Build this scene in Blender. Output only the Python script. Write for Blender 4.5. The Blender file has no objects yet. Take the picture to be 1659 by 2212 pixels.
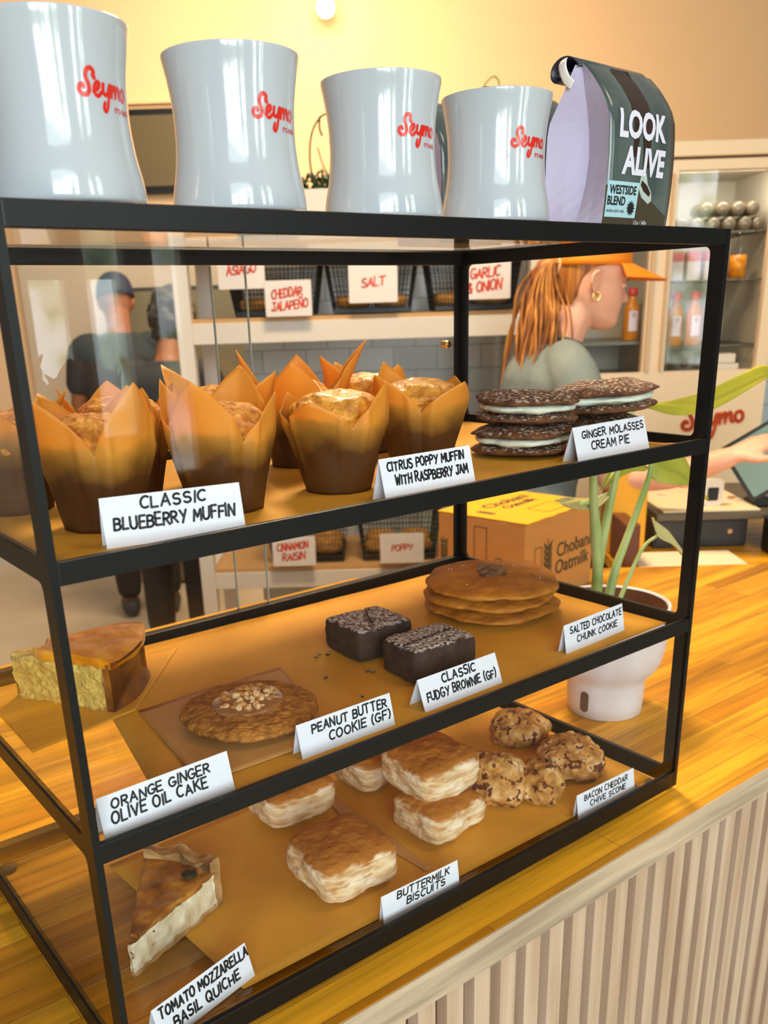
import bpy, bmesh, math, random
from mathutils import Vector, Matrix, noise
random.seed(7)
C = bpy.context.scene.collection
sc = bpy.context.scene
PI = math.pi
# ---------------------------------------------------------------- camera
CAM = Vector((-0.16351, -0.53091, 0.55465))
YAW = -0.664069
cd = bpy.data.cameras.new('camera'); cam = bpy.data.objects.new('camera', cd); C.objects.link(cam)
cam.location = CAM; cam.rotation_euler = (1.22098, 0.02965, YAW)
cd.sensor_fit = 'VERTICAL'; cd.sensor_height = 24.0
cd.lens = 1930.91 * 24.0 / 2212.0
cd.shift_x = 29.49 / 2212.0; cd.shift_y = 257.94 / 2212.0
cd.clip_start = 0.01; cd.clip_end = 60
cd.dof.use_dof = True; cd.dof.focus_distance = 0.78; cd.dof.aperture_fstop = 6.3
sc.camera = cam
sc.view_settings.view_transform = 'Standard'; sc.view_settings.look = 'None'
sc.view_settings.gamma = 1; sc.view_settings.use_curve_mapping = False
sc.view_settings.exposure = 0.0
try:
    sc.cycles.transparent_max_bounces = 32; sc.cycles.max_bounces = 10
except Exception: pass
# ---------------------------------------------------------------- world + lights
w = bpy.data.worlds.new('world'); sc.world = w; w.use_nodes = True
w.node_tree.nodes['Background'].inputs[0].default_value = (1.0, 0.90, 0.78, 1)
w.node_tree.nodes['Background'].inputs[1].default_value = 0.26
def area(name, loc, target, size, power, col, sy=None):
    l = bpy.data.lights.new(name, 'AREA'); l.energy = power; l.color = col; l.size = size
    if sy: l.shape = 'RECTANGLE'; l.size_y = sy
    o = bpy.data.objects.new(name, l); C.objects.link(o); o.location = loc
    o.rotation_euler = (Vector(target) - Vector(loc)).to_track_quat('-Z', 'Y').to_euler(); return o
area('ceiling_light', (1.05, 0.95, 1.70), (0.75, 0.3, 0), 0.45, 52, (1.0, 0.76, 0.46))
area('ceiling_light_rear', (1.9, 2.6, 2.0), (2.6, 3.6, 0.6), 1.2, 72, (1.0, 0.80, 0.54))
area('front_fill_light', (0.95, -0.85, 1.9), (0.6, 0.0, 0), 0.5, 8, (1.0, 0.80, 0.55))  # added fill without a fixture, brightens the counter strip before the case
area('window_daylight', (-1.6, -3.2, 1.3), (0.3, 0.2, 0.2), 2.2, 62, (0.82, 0.92, 1.0))

# ---------------------------------------------------------------- helpers
RT = Vector((math.cos(YAW), math.sin(YAW), 0)); FW = Vector((-math.sin(YAW), math.cos(YAW), 0))
ORG = Vector((CAM.x, CAM.y, 0))
def bg(u, v, z): return ORG + RT * u + FW * v + Vector((0, 0, z))
BGM = Matrix.Translation(ORG) @ Matrix.Rotation(YAW, 4, 'Z')      # room frame: x = u, y = v
def s(r, g, b):
    f = lambda c: ((c / 255 + 0.055) / 1.055) ** 2.4 if c > 10 else c / 255 / 12.92
    return (f(r), f(g), f(b), 1)
def nodes(name):
    m = bpy.data.materials.new(name); m.use_nodes = True; nt = m.node_tree
    return m, nt, nt.nodes['Principled BSDF']
MC = {}
def mat(name, col, rough=0.6, metal=0, coat=0, emit=0, bump=0, bscale=100, spec=0.5, trans=0, sss=0):
    if name in MC: return MC[name]
    m, nt, p = nodes(name); p.inputs['Base Color'].default_value = col; p.inputs['Roughness'].default_value = rough
    p.inputs['Metallic'].default_value = metal; p.inputs['Coat Weight'].default_value = coat; p.inputs['Coat Roughness'].default_value = 0.05
    p.inputs['Specular IOR Level'].default_value = spec
    if sss:
        p.inputs['Subsurface Weight'].default_value = sss; p.inputs['Subsurface Scale'].default_value = 0.01
    if emit: p.inputs['Emission Color'].default_value = col; p.inputs['Emission Strength'].default_value = emit
    if bump:
        tc = nt.nodes.new('ShaderNodeTexCoord'); n = nt.nodes.new('ShaderNodeTexNoise'); n.inputs['Scale'].default_value = bscale; n.inputs['Detail'].default_value = 4
        b = nt.nodes.new('ShaderNodeBump'); b.inputs['Strength'].default_value = bump; b.inputs['Distance'].default_value = 0.002
        nt.links.new(tc.outputs['Object'], n.inputs['Vector']); nt.links.new(n.outputs['Fac'], b.inputs['Height']); nt.links.new(b.outputs['Normal'], p.inputs['Normal'])
    MC[name] = m; return m
def noisy(name, stops, scale=40, detail=6, rough=0.7, stretch=(1, 1, 1), bump=0.5, bd=0.002, bscale=None, nrm=None, coat=0, dist=0.0, spec=0.4, voro=None, spots=None, sss=0):
    """stops: [(pos,color)]; nrm: (colour, lo, hi, amt) blends towards colour where the surface faces up; spots: (scale, thr, colour)"""
    if name in MC: return MC[name]
    m, nt, p = nodes(name); L = nt.links; N = nt.nodes.new
    tc = N('ShaderNodeTexCoord'); mp = N('ShaderNodeMapping'); mp.inputs['Scale'].default_value = stretch
    L.new(tc.outputs['Object'], mp.inputs['Vector'])
    n = N('ShaderNodeTexNoise'); n.inputs['Scale'].default_value = scale; n.inputs['Detail'].default_value = detail; n.inputs['Distortion'].default_value = dist
    L.new(mp.outputs[0], n.inputs['Vector'])
    r = N('ShaderNodeValToRGB'); e = r.color_ramp.elements
    e[0].position, e[0].color = stops[0]; e[1].position, e[1].color = stops[-1]
    for q in stops[1:-1]:
        k = e.new(q[0]); k.color = q[1]
    L.new(n.outputs['Fac'], r.inputs[0]); col = r.outputs[0]
    def mix(a, bcol, fac):
        mx = N('ShaderNodeMix'); mx.data_type = 'RGBA'; L.new(a, mx.inputs[6]); mx.inputs[7].default_value = bcol; L.new(fac, mx.inputs[0]); return mx.outputs[2]
    for sp in ([spots] if spots and not isinstance(spots, list) else (spots or [])):
        v = N('ShaderNodeTexNoise'); v.inputs['Scale'].default_value = sp[0]; v.inputs['Detail'].default_value = 3; L.new(mp.outputs[0], v.inputs['Vector'])
        mr = N('ShaderNodeMapRange'); mr.inputs[1].default_value = sp[1]; mr.inputs[2].default_value = sp[1] + 0.03; L.new(v.outputs['Fac'], mr.inputs[0])
        col = mix(col, sp[2], mr.outputs[0])
    if nrm:
        for (c2, lo, hi, nscale, nthr) in (nrm if isinstance(nrm, list) else [nrm]):
            g = N('ShaderNodeNewGeometry'); sx = N('ShaderNodeSeparateXYZ'); L.new(g.outputs['Normal'], sx.inputs[0])
            n2 = N('ShaderNodeTexNoise'); n2.inputs['Scale'].default_value = nscale; n2.inputs['Detail'].default_value = 6; L.new(tc.outputs['Object'], n2.inputs['Vector'])
            ad = N('ShaderNodeMath'); ad.operation = 'MULTIPLY_ADD'; L.new(n2.outputs['Fac'], ad.inputs[0]); ad.inputs[1].default_value = nthr; L.new(sx.outputs[2], ad.inputs[2])
            mr = N('ShaderNodeMapRange'); mr.inputs[1].default_value = lo + nthr / 2; mr.inputs[2].default_value = hi + nthr / 2; L.new(ad.outputs[0], mr.inputs[0])
            col = mix(col, c2, mr.outputs[0])
    L.new(col, p.inputs['Base Color']); p.inputs['Roughness'].default_value = rough; p.inputs['Coat Weight'].default_value = coat; p.inputs['Specular IOR Level'].default_value = spec
    if sss: p.inputs['Subsurface Weight'].default_value = sss; p.inputs['Subsurface Scale'].default_value = 0.01
    if bump:
        b = N('ShaderNodeBump'); b.inputs['Strength'].default_value = bump; b.inputs['Distance'].default_value = bd
        if bscale:
            n3 = N('ShaderNodeTexNoise'); n3.inputs['Scale'].default_value = bscale; n3.inputs['Detail'].default_value = 5; L.new(mp.outputs[0], n3.inputs['Vector']); L.new(n3.outputs['Fac'], b.inputs['Height'])
        else: L.new(n.outputs['Fac'], b.inputs['Height'])
        L.new(b.outputs['Normal'], p.inputs['Normal'])
    MC[name] = m; return m
def glass(name='clear_glass', tint=(0.985, 0.985, 0.99, 1), ior=1.45, rough=0.0):
    if name in MC: return MC[name]
    m, nt, p = nodes(name); L = nt.links; nt.nodes.remove(p)
    t = nt.nodes.new('ShaderNodeBsdfTransparent'); t.inputs[0].default_value = tint
    g = nt.nodes.new('ShaderNodeBsdfGlossy'); g.inputs['Roughness'].default_value = rough
    f = nt.nodes.new('ShaderNodeFresnel'); f.inputs[0].default_value = ior
    gm = nt.nodes.new('ShaderNodeNewGeometry'); iv = nt.nodes.new('ShaderNodeMath'); iv.operation = 'SUBTRACT'; iv.inputs[0].default_value = 1.0; L.new(gm.outputs['Backfacing'], iv.inputs[1])
    ml = nt.nodes.new('ShaderNodeMath'); ml.operation = 'MULTIPLY'; L.new(f.outputs[0], ml.inputs[0]); L.new(iv.outputs[0], ml.inputs[1])
    x = nt.nodes.new('ShaderNodeMixShader'); L.new(ml.outputs[0], x.inputs[0]); L.new(t.outputs[0], x.inputs[1]); L.new(g.outputs[0], x.inputs[2])
    L.new(x.outputs[0], nt.nodes['Material Output'].inputs[0]); MC[name] = m; return m
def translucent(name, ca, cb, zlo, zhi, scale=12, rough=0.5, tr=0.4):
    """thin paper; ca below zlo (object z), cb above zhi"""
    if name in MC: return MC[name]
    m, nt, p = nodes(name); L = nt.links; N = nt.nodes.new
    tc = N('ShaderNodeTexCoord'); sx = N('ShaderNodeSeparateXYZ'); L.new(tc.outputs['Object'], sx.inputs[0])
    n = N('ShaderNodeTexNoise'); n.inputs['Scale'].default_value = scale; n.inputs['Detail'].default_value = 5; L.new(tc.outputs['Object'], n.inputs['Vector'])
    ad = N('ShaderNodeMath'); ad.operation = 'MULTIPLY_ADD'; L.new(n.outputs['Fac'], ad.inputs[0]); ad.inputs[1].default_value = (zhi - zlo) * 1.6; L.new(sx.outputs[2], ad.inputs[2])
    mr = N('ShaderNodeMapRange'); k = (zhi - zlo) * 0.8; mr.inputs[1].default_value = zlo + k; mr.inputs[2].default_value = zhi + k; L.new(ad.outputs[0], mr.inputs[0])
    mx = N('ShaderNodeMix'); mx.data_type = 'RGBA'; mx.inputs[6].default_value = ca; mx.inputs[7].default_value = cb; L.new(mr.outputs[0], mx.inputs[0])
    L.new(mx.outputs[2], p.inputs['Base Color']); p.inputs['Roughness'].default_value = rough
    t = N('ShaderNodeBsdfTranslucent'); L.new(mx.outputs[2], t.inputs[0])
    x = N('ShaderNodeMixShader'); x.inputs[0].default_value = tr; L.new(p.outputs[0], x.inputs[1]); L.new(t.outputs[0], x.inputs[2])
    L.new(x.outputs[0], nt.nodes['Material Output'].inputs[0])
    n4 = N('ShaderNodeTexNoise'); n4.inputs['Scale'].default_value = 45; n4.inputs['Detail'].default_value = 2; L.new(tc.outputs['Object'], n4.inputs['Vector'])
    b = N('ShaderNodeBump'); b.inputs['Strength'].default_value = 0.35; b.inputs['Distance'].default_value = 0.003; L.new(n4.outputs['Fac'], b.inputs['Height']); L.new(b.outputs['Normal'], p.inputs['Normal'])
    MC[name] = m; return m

# --- mesh building
def obj(name, vf, m=None, parent=None, smooth=False, mtx=None, M=None):
    """vf = (verts, faces) or mesh. M transforms vertices."""
    if isinstance(vf, bpy.types.Mesh): me = vf
    else:
        me = bpy.data.meshes.new(name); me.from_pydata([tuple(v) for v in vf[0]], [], vf[1]); me.update()
    if M is not None: me.transform(M)
    if smooth:
        for p in me.polygons: p.use_smooth = True
    o = bpy.data.objects.new(name, me); C.objects.link(o)
    if m is not None:
        for mm in (m if isinstance(m, (list, tuple)) else [m]): me.materials.append(mm)
    if mtx is not None: o.matrix_world = mtx
    if parent is not None: o.parent = parent
    return o
def fixn(o):
    bm = bmesh.new(); bm.from_mesh(o.data); bmesh.ops.recalc_face_normals(bm, faces=bm.faces); bm.to_mesh(o.data); bm.free(); return o
def tag(o, label, cat, group=None, kind=None):
    if label: o['label'] = label
    if cat: o['category'] = cat
    if group: o['group'] = group
    if kind: o['kind'] = kind
    return o
def empty(name, loc, label=None, cat=None, group=None, rz=0):
    o = bpy.data.objects.new(name, None); C.objects.link(o); o.location = loc; o.rotation_euler = (0, 0, rz); o.empty_display_size = 0.02
    return tag(o, label, cat, group)
def struct(name, vf, m, **k): o = obj(name, vf, m, **k); o['kind'] = 'structure'; return o
def join(*vfs):
    V, F = [], []
    for v, f in vfs:
        n = len(V); V += [Vector(q) for q in v]; F += [[i + n for i in a] for a in f]
    return V, F
def xf(vf, M): return [M @ Vector(v) for v in vf[0]], vf[1]
def box(x0, y0, z0, x1, y1, z1):
    V = [(x, y, z) for z in (z0, z1) for y in (y0, y1) for x in (x0, x1)]
    return V, [[0, 2, 3, 1], [4, 5, 7, 6], [0, 1, 5, 4], [2, 6, 7, 3], [0, 4, 6, 2], [1, 3, 7, 5]]
def bev(o, w=0.0015, n=2):
    b = o.modifiers.new('bevel', 'BEVEL'); b.width = w; b.segments = n; b.limit_method = 'ANGLE'; return o
def lathe(prof, n=48, cap0=True, cap1=False):
    V, F = [], []
    for (r, z) in prof:
        for i in range(n): a = 2 * PI * i / n; V.append((r * math.cos(a), r * math.sin(a), z))
    for k in range(len(prof) - 1):
        for i in range(n):
            j = (i + 1) % n; F.append([k * n + i, k * n + j, (k + 1) * n + j, (k + 1) * n + i])
    if cap0: F.append(list(range(n))[::-1])
    if cap1: F.append([(len(prof) - 1) * n + i for i in range(n)])
    return V, F
def tube(pts, rad, n=10, cap=True, flat=1.0, up=None):
    pts = [Vector(p) for p in pts]; V, F = [], []
    R = rad if isinstance(rad, (list, tuple)) else [rad] * len(pts)
    prev = None
    for i, p in enumerate(pts):
        t = (pts[min(i + 1, len(pts) - 1)] - pts[max(i - 1, 0)]).normalized()
        if prev is None:
            a = Vector(up) if up else (Vector((0, 0, 1)) if abs(t.z) < 0.9 else Vector((1, 0, 0)))
        else: a = prev
        a = (a - t * a.dot(t)).normalized(); prev = a; b = t.cross(a)
        r = R[i]; ra, rb = (r if isinstance(r, (list, tuple)) else (r, r * flat))
        for k in range(n):
            an = 2 * PI * k / n; V.append(p + a * math.cos(an) * ra + b * math.sin(an) * rb)
    for i in range(len(pts) - 1):
        for k in range(n):
            j = (k + 1) % n; F.append([i * n + k, i * n + j, (i + 1) * n + j, (i + 1) * n + k])
    if cap: F += [list(range(n))[::-1], [(len(pts) - 1) * n + k for k in range(n)]]
    return V, F
def smoothpts(P, k=4):
    P = [Vector(p) for p in P]; out = []
    for i in range(len(P) - 1):
        a, b, c, d = P[max(i - 1, 0)], P[i], P[i + 1], P[min(i + 2, len(P) - 1)]
        for j in range(k):
            t = j / k; out.append(0.5 * ((2 * b) + (c - a) * t + (2 * a - 5 * b + 4 * c - d) * t * t + (3 * b - a - 3 * c + d) * t ** 3))
    out.append(P[-1]); return out
def ico(sub=4):
    bm = bmesh.new(); bmesh.ops.create_icosphere(bm, subdivisions=sub, radius=1)
    V = [v.co.copy() for v in bm.verts]; F = [[v.index for v in f.verts] for f in bm.faces]; bm.free(); return V, F
ICO = {k: ico(k) for k in (2, 3, 4, 5, 6)}
def blob(size, p=2.0, sub=5, amp=0.002, sc_=30, seed=0, flat=None, pz=None, extra=None):
    """superellipsoid with noise; sits on z=0 after the move"""
    V, F = ICO[sub]; out = []; off = Vector((seed * 7.3, seed * 3.1, seed * 1.7)); pz = pz or p
    for v in V:
        n = (abs(v.x) ** p + abs(v.y) ** p) ** (1 / p); k = (n ** pz + abs(v.z) ** pz) ** (1 / pz)
        q = Vector((v.x / k * size[0], v.y / k * size[1], v.z / k * size[2]))
        d = noise.fractal(q * sc_ + off, 1.0, 2.0, 4)
        q += v * d * amp
        if extra: q = extra(q, v)
        if flat is not None and q.z < -size[2] * flat: q.z = -size[2] * flat
        out.append(q)
    zm = min(q.z for q in out)
    for q in out: q.z -= zm
    return out, F
def grid(nx, ny, fn):
    V = [fn(i / nx, j / ny) for j in range(ny + 1) for i in range(nx + 1)]
    F = [[j * (nx + 1) + i, j * (nx + 1) + i + 1, (j + 1) * (nx + 1) + i + 1, (j + 1) * (nx + 1) + i] for j in range(ny) for i in range(nx)]
    return V, F
def curve_mesh(loops, ext=0.0, fill=True):
    """2D filled shape with holes, extruded +-ext, in the XY plane -> (verts, faces)"""
    cu = bpy.data.curves.new('c', 'CURVE'); cu.dimensions = '2D'; cu.fill_mode = 'BOTH'; cu.extrude = ext
    for lp in loops:
        sp = cu.splines.new('POLY'); sp.points.add(len(lp) - 1)
        for i, q in enumerate(lp): sp.points[i].co = (q[0], q[1], 0, 1)
        sp.use_cyclic_u = True
    o = bpy.data.objects.new('c', cu); me = bpy.data.meshes.new_from_object(o)
    r = ([v.co.copy() for v in me.vertices], [list(p.vertices) for p in me.polygons])
    bpy.data.objects.remove(o); bpy.data.curves.remove(cu); bpy.data.meshes.remove(me); return r
def rrect(x0, y0, x1, y1, r, n=5):
    out = []
    for cx, cy, a0 in ((x1 - r, y1 - r, 0), (x0 + r, y1 - r, 90), (x0 + r, y0 + r, 180), (x1 - r, y0 + r, 270)):
        for i in range(n + 1): a = math.radians(a0 + 90 * i / n); out.append((cx + r * math.cos(a), cy + r * math.sin(a)))
    return out
def text(body, size=1.0, offset=0.0, shear=0.0, sx=1.0, ext=0.0):
    cu = bpy.data.curves.new('t', 'FONT'); cu.body = body; cu.size = size; cu.offset = offset; cu.shear = shear; cu.extrude = ext; cu.align_x = 'CENTER'
    cu.resolution_u = 3
    o = bpy.data.objects.new('t', cu); me = bpy.data.meshes.new_from_object(o)
    r = ([Vector((v.co.x * sx, v.co.y, v.co.z)) for v in me.vertices], [list(p.vertices) for p in me.polygons])
    bpy.data.objects.remove(o); bpy.data.curves.remove(cu); bpy.data.meshes.remove(me); return r
def frame_m(o, xdir, ydir):
    """matrix mapping XY plane to a plane with origin o"""
    x = Vector(xdir).normalized(); y = Vector(ydir); y = (y - x * y.dot(x)).normalized(); z = x.cross(y)
    return Matrix(((x.x, y.x, z.x, o[0]), (x.y, y.y, z.y, o[1]), (x.z, y.z, z.z, o[2]), (0, 0, 0, 1)))

# --- marker lettering
def arc(cx, cy, rx, ry, a0, a1, n=9): return [(cx + rx * math.cos(math.radians(a0 + (a1 - a0) * i / n)), cy + ry * math.sin(math.radians(a0 + (a1 - a0) * i / n))) for i in range(n + 1)]
G = {
 'A': (4, [[(0, 0), (2, 6), (4, 0)], [(0.8, 2.1), (3.2, 2.1)]]), 'B': (3.6, [[(0, 0), (0, 6)], [(0, 6)] + arc(1.6, 4.6, 1.7, 1.4, 90, -90) + [(0, 3.2)], [(0, 3.2)] + arc(1.8, 1.6, 1.9, 1.6, 90, -90) + [(0, 0)]]),
 'C': (3.6, [arc(2.2, 3, 2.2, 3, 55, 305, 12)]), 'D': (3.8, [[(0, 0), (0, 6)], [(0, 6)] + arc(0.9, 3, 2.9, 3, 90, -90, 10) + [(0, 0)]]),
 'E': (3.2, [[(3.2, 6), (0, 6), (0, 0), (3.3, 0)], [(0, 3.1), (2.8, 3.1)]]), 'F': (3, [[(3.1, 6), (0, 6), (0, 0)], [(0, 3.1), (2.6, 3.1)]]),
 'G': (4, [arc(2.2, 3, 2.2, 3, 50, 340, 13) + [(4.1, 2.6), (2.4, 2.6)]]), 'H': (3.6, [[(0, 0), (0, 6)], [(3.6, 0), (3.6, 6)], [(0, 3), (3.6, 3)]]),
 'I': (0.4, [[(0.2, 0), (0.2, 6)]]), 'J': (3.2, [[(1, 6), (4, 6)], [(2.6, 6), (2.6, 1.6)] + arc(1.3, 1.5, 1.3, 1.5, 0, -170, 6)]),
 'K': (3.5, [[(0, 0), (0, 6)], [(3.4, 6), (0.1, 2.8)], [(1, 3.4), (3.6, 0)]]), 'L': (3, [[(0, 6), (0, 0), (3, 0.1)]]),
 'M': (4.6, [[(0, 0), (0.4, 6), (2.3, 2), (4.2, 6), (4.7, 0)]]), 'N': (3.8, [[(0, 0), (0, 6), (3.7, 0), (3.8, 6)]]),
 'O': (4.2, [arc(2.1, 3, 2.1, 3, 90, 450, 14)]), 'P': (3.3, [[(0, 0), (0, 6)], [(0, 6)] + arc(1.6, 4.4, 1.8, 1.6, 90, -90) + [(0, 2.8)]]),
 'Q': (4.4, [arc(2.1, 3, 2.1, 3, 90, 450, 14), [(2.4, 1.8), (4.5, -0.5)]]), 'R': (3.6, [[(0, 0), (0, 6)], [(0, 6)] + arc(1.6, 4.5, 1.7, 1.5, 90, -90) + [(0, 3)], [(1.2, 3), (3.7, 0)]]),
 'S': (3.4, [arc(1.8, 4.5, 1.6, 1.5, 40, 250, 9) + arc(1.7, 1.6, 1.7, 1.6, 80, -150, 9)]), 'T': (4, [[(0, 6), (4, 6)], [(2, 6), (2, 0)]]),
 'U': (3.8, [[(0, 6), (0, 2)] + arc(1.9, 2, 1.9, 2, 180, 360, 9) + [(3.8, 6)]]), 'V': (3.8, [[(0, 6), (1.9, 0), (3.8, 6)]]),
 'W': (5, [[(0, 6), (1.2, 0), (2.5, 4.4), (3.8, 0), (5, 6)]]), 'X': (3.6, [[(0, 0), (3.6, 6)], [(0, 6), (3.6, 0)]]), 'Y': (3.8, [[(0, 6), (1.9, 3)], [(3.8, 6), (1.4, -0.4)]]),
 'Z': (3.6, [[(0, 6), (3.6, 6), (0, 0), (3.6, 0)]]), '(': (1.4, [arc(2.4, 3, 2.2, 4, 120, 240, 7)]), ')': (1.4, [arc(-0.8, 3, 2.2, 4, 60, -60, 7)]),
 '&': (3.6, [[(3.4, 0), (0.8, 4.6)] + arc(1.5, 5, 0.8, 1, 180, 0, 6) + [(0.4, 2.2)] + arc(1.4, 1.3, 1.3, 1.3, 150, 330, 6) + [(3.4, 2.6)]]),
 '~': (3.8, [[(0, 0), (0, 6), (3.7, 0), (3.8, 6)], [(0.6, 7.2), (1.5, 7.8), (2.3, 7.2), (3.2, 7.8)]]),
 "'": (0.4, [[(0.2, 6), (0.2, 4.8)]]),
}
def ribbon(pl, wd):
    """round-jointed flat stroke; wd number or list"""
    V, F = [], []
    W = wd if isinstance(wd, list) else [wd] * len(pl)
    for i, (x, y) in enumerate(pl):
        n = len(V); r = W[i] / 2
        for k in range(8): a = PI * k / 4; V.append(Vector((x + r * math.cos(a), y + r * math.sin(a), 0)))
        F.append([n + k for k in range(8)])
        if i:
            x0, y0 = pl[i - 1]; dx, dy = x - x0, y - y0; l = math.hypot(dx, dy) or 1; nx, ny = -dy / l, dx / l; r0 = W[i - 1] / 2; n = len(V)
            V += [Vector((x0 + nx * r0, y0 + ny * r0, 0)), Vector((x0 - nx * r0, y0 - ny * r0, 0)), Vector((x - nx * r, y - ny * r, 0)), Vector((x + nx * r, y + ny * r, 0))]
            F.append([n, n + 1, n + 2, n + 3])
    return V, F
def marker(txt, width, height, thick=0.16, slant=0.1, gap=1.5, jit=0.35, seed=1, center=True):
    """handwritten capitals scaled to a total width; height is the capital height"""
    rnd = random.Random(seed); items = []; x = 0
    for ch in txt:
        if ch == ' ': x += 3.0; continue
        wch, st = G[ch]; k = 1 + rnd.uniform(-0.09, 0.09); dy = rnd.uniform(-jit, jit); sh = slant + rnd.uniform(-0.05, 0.05)
        for pl in st: items.append([(x + (px + py * sh), py * k + dy) for px, py in pl])
        x += wch + gap * rnd.uniform(0.85, 1.15)
    tot = x - gap; fx = width / tot; fy = height / 6
    return join(*[ribbon([((px - tot / 2 if center else px) * fx, py * fy) for px, py in pl], thick * height) for pl in items])
SEY = [    # brushed script, millimetres on the mug wall
 ([(10.2, 15.3), (9.4, 16.4), (9.9, 18.2), (8.6, 19.6), (6.6, 19.4), (5.2, 17.6), (5.0, 15), (6.0, 12.6), (6.6, 10), (5.8, 7.6), (3.8, 6.6), (1.4, 7.2), (0.4, 9), (1.0, 10.8), (2.6, 11.4), (3.4, 10.4)], 1.9),
 ([(9.2, 8.6), (12.2, 10.6), (13.2, 12.6), (12.2, 13.6), (10.4, 12.2), (9.6, 9.6), (10.2, 7.4), (12.0, 6.8), (14.4, 8.8)], 1.7),
 ([(16, 13), (15.6, 9.6), (16.8, 7.8), (18.8, 8.8), (20.6, 13)], 1.7), ([(20.6, 13), (19.8, 7.6), (17.8, 1.6), (16.0, -0.4), (15.0, 1.0), (16.2, 4)], 1.6),
 ([(22.4, 13), (22.0, 7.4)], 1.7), ([(22.2, 9.6), (24.6, 12.8), (25.6, 12.2), (25.2, 7.4)], 1.6), ([(25.3, 9.6), (27.8, 12.8), (28.8, 12), (28.6, 8.4), (29.8, 7.4)], 1.6),
 ([(34, 12.8), (32, 12.2), (31, 9.8), (31.8, 7.6), (33.6, 7), (35.4, 8.6), (35.4, 11.4), (34, 12.8)], 1.6)]
def script_logo(k=0.001):
    return join(*[ribbon([(p.x * k, p.y * k) for p in smoothpts([(a, b, 0) for a, b in pl], 4)], wd * k * 1.3) for pl, wd in SEY])

# ---------------------------------------------------------------- materials
def wood(name, c1, c2, sx=6.0, rough=0.38, stave=0.034, length=0.55, coat=0.0, grainc=None, mort=(0.2, 0.1, 0.03, 1)):
    m, nt, p = nodes(name); L = nt.links; N = nt.nodes.new
    tc = N('ShaderNodeTexCoord'); br = N('ShaderNodeTexBrick'); L.new(tc.outputs['Object'], br.inputs['Vector'])
    br.inputs['Color1'].default_value = c1; br.inputs['Color2'].default_value = c2; br.inputs['Mortar'].default_value = mort
    br.inputs['Scale'].default_value = 1; br.inputs['Mortar Size'].default_value = 0.0004; br.inputs['Brick Width'].default_value = length; br.inputs['Row Height'].default_value = stave; br.offset = 0.37; br.inputs['Mortar Smooth'].default_value = 0.4
    mp = N('ShaderNodeMapping'); mp.inputs['Scale'].default_value = (5, 90, 90); L.new(tc.outputs['Object'], mp.inputs['Vector'])
    n = N('ShaderNodeTexNoise'); n.inputs['Scale'].default_value = 1; n.inputs['Detail'].default_value = 5; n.inputs['Distortion'].default_value = 0.6; L.new(mp.outputs[0], n.inputs['Vector'])
    mp2 = N('ShaderNodeMapping'); mp2.inputs['Scale'].default_value = (3, 29.4, 8); L.new(tc.outputs['Object'], mp2.inputs['Vector'])
    n2 = N('ShaderNodeTexNoise'); n2.inputs['Scale'].default_value = 0.7; n2.inputs['Detail'].default_value = 2; L.new(mp2.outputs[0], n2.inputs['Vector'])
    ad = N('ShaderNodeMath'); ad.operation = 'ADD'; L.new(n.outputs['Fac'], ad.inputs[0]); L.new(n2.outputs['Fac'], ad.inputs[1])
    r = N('ShaderNodeMapRange'); r.inputs[1].default_value = 0.65; r.inputs[2].default_value = 1.35; r.inputs[3].default_value = 0.42; r.inputs[4].default_value = 1.25; L.new(ad.outputs[0], r.inputs[0])
    mx = N('ShaderNodeMix'); mx.data_type = 'RGBA'; mx.blend_type = 'MULTIPLY'; mx.inputs[0].default_value = 1; L.new(br.outputs['Color'], mx.inputs[6]); L.new(r.outputs[0], mx.inputs[7])
    L.new(mx.outputs[2], p.inputs['Base Color']); p.inputs['Roughness'].default_value = rough; p.inputs['Coat Weight'].default_value = coat; p.inputs['Specular IOR Level'].default_value = 0.28
    b = N('ShaderNodeBump'); b.inputs['Strength'].default_value = 0.15; b.inputs['Distance'].default_value = 0.001; L.new(n.outputs['Fac'], b.inputs['Height']); L.new(b.outputs['Normal'], p.inputs['Normal'])
    return m
M_block = wood('butcher_block', (0.90, 0.43, 0.022, 1), (0.56, 0.215, 0.008, 1))
M_edge_daylit = wood('edge_wood_daylit', (0.60, 0.46, 0.33, 1), (0.47, 0.35, 0.24, 1), stave=0.05, length=1.4, coat=0)  # same wood as the top; cool daylight on the edge is put into this colour
def slatwood():
    m, nt, p = nodes('slat_wood'); L = nt.links; N = nt.nodes.new
    tc = N('ShaderNodeTexCoord'); mp = N('ShaderNodeMapping'); mp.inputs['Scale'].default_value = (70, 60, 3); L.new(tc.outputs['Object'], mp.inputs['Vector'])
    n = N('ShaderNodeTexNoise'); n.inputs['Scale'].default_value = 1; n.inputs['Detail'].default_value = 4; n.inputs['Distortion'].default_value = 0.4; L.new(mp.outputs[0], n.inputs['Vector'])
    r = N('ShaderNodeValToRGB'); r.color_ramp.elements[0].position = 0.3; r.color_ramp.elements[0].color = s(180, 148, 122); r.color_ramp.elements[1].position = 0.7; r.color_ramp.elements[1].color = s(208, 182, 160); L.new(n.outputs['Fac'], r.inputs[0])
    L.new(r.outputs[0], p.inputs['Base Color']); p.inputs['Roughness'].default_value = 0.65; return m
M_slat = slatwood()
M_black = mat('black_steel', (0.004, 0.0045, 0.005, 1), 0.42, spec=0.3)
M_rubber = mat('black_rubber', (0.012, 0.012, 0.012, 1), 0.7)
M_glass = glass()
M_card = mat('card_paper', s(228, 231, 242), 0.6)
M_ink = mat('black_ink', (0.01, 0.01, 0.012, 1), 0.5)
M_red = mat('red_print', (0.62, 0.022, 0.012, 1), 0.3, coat=0.5)
M_redink = mat('red_marker', (0.75, 0.07, 0.03, 1), 0.6)
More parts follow.
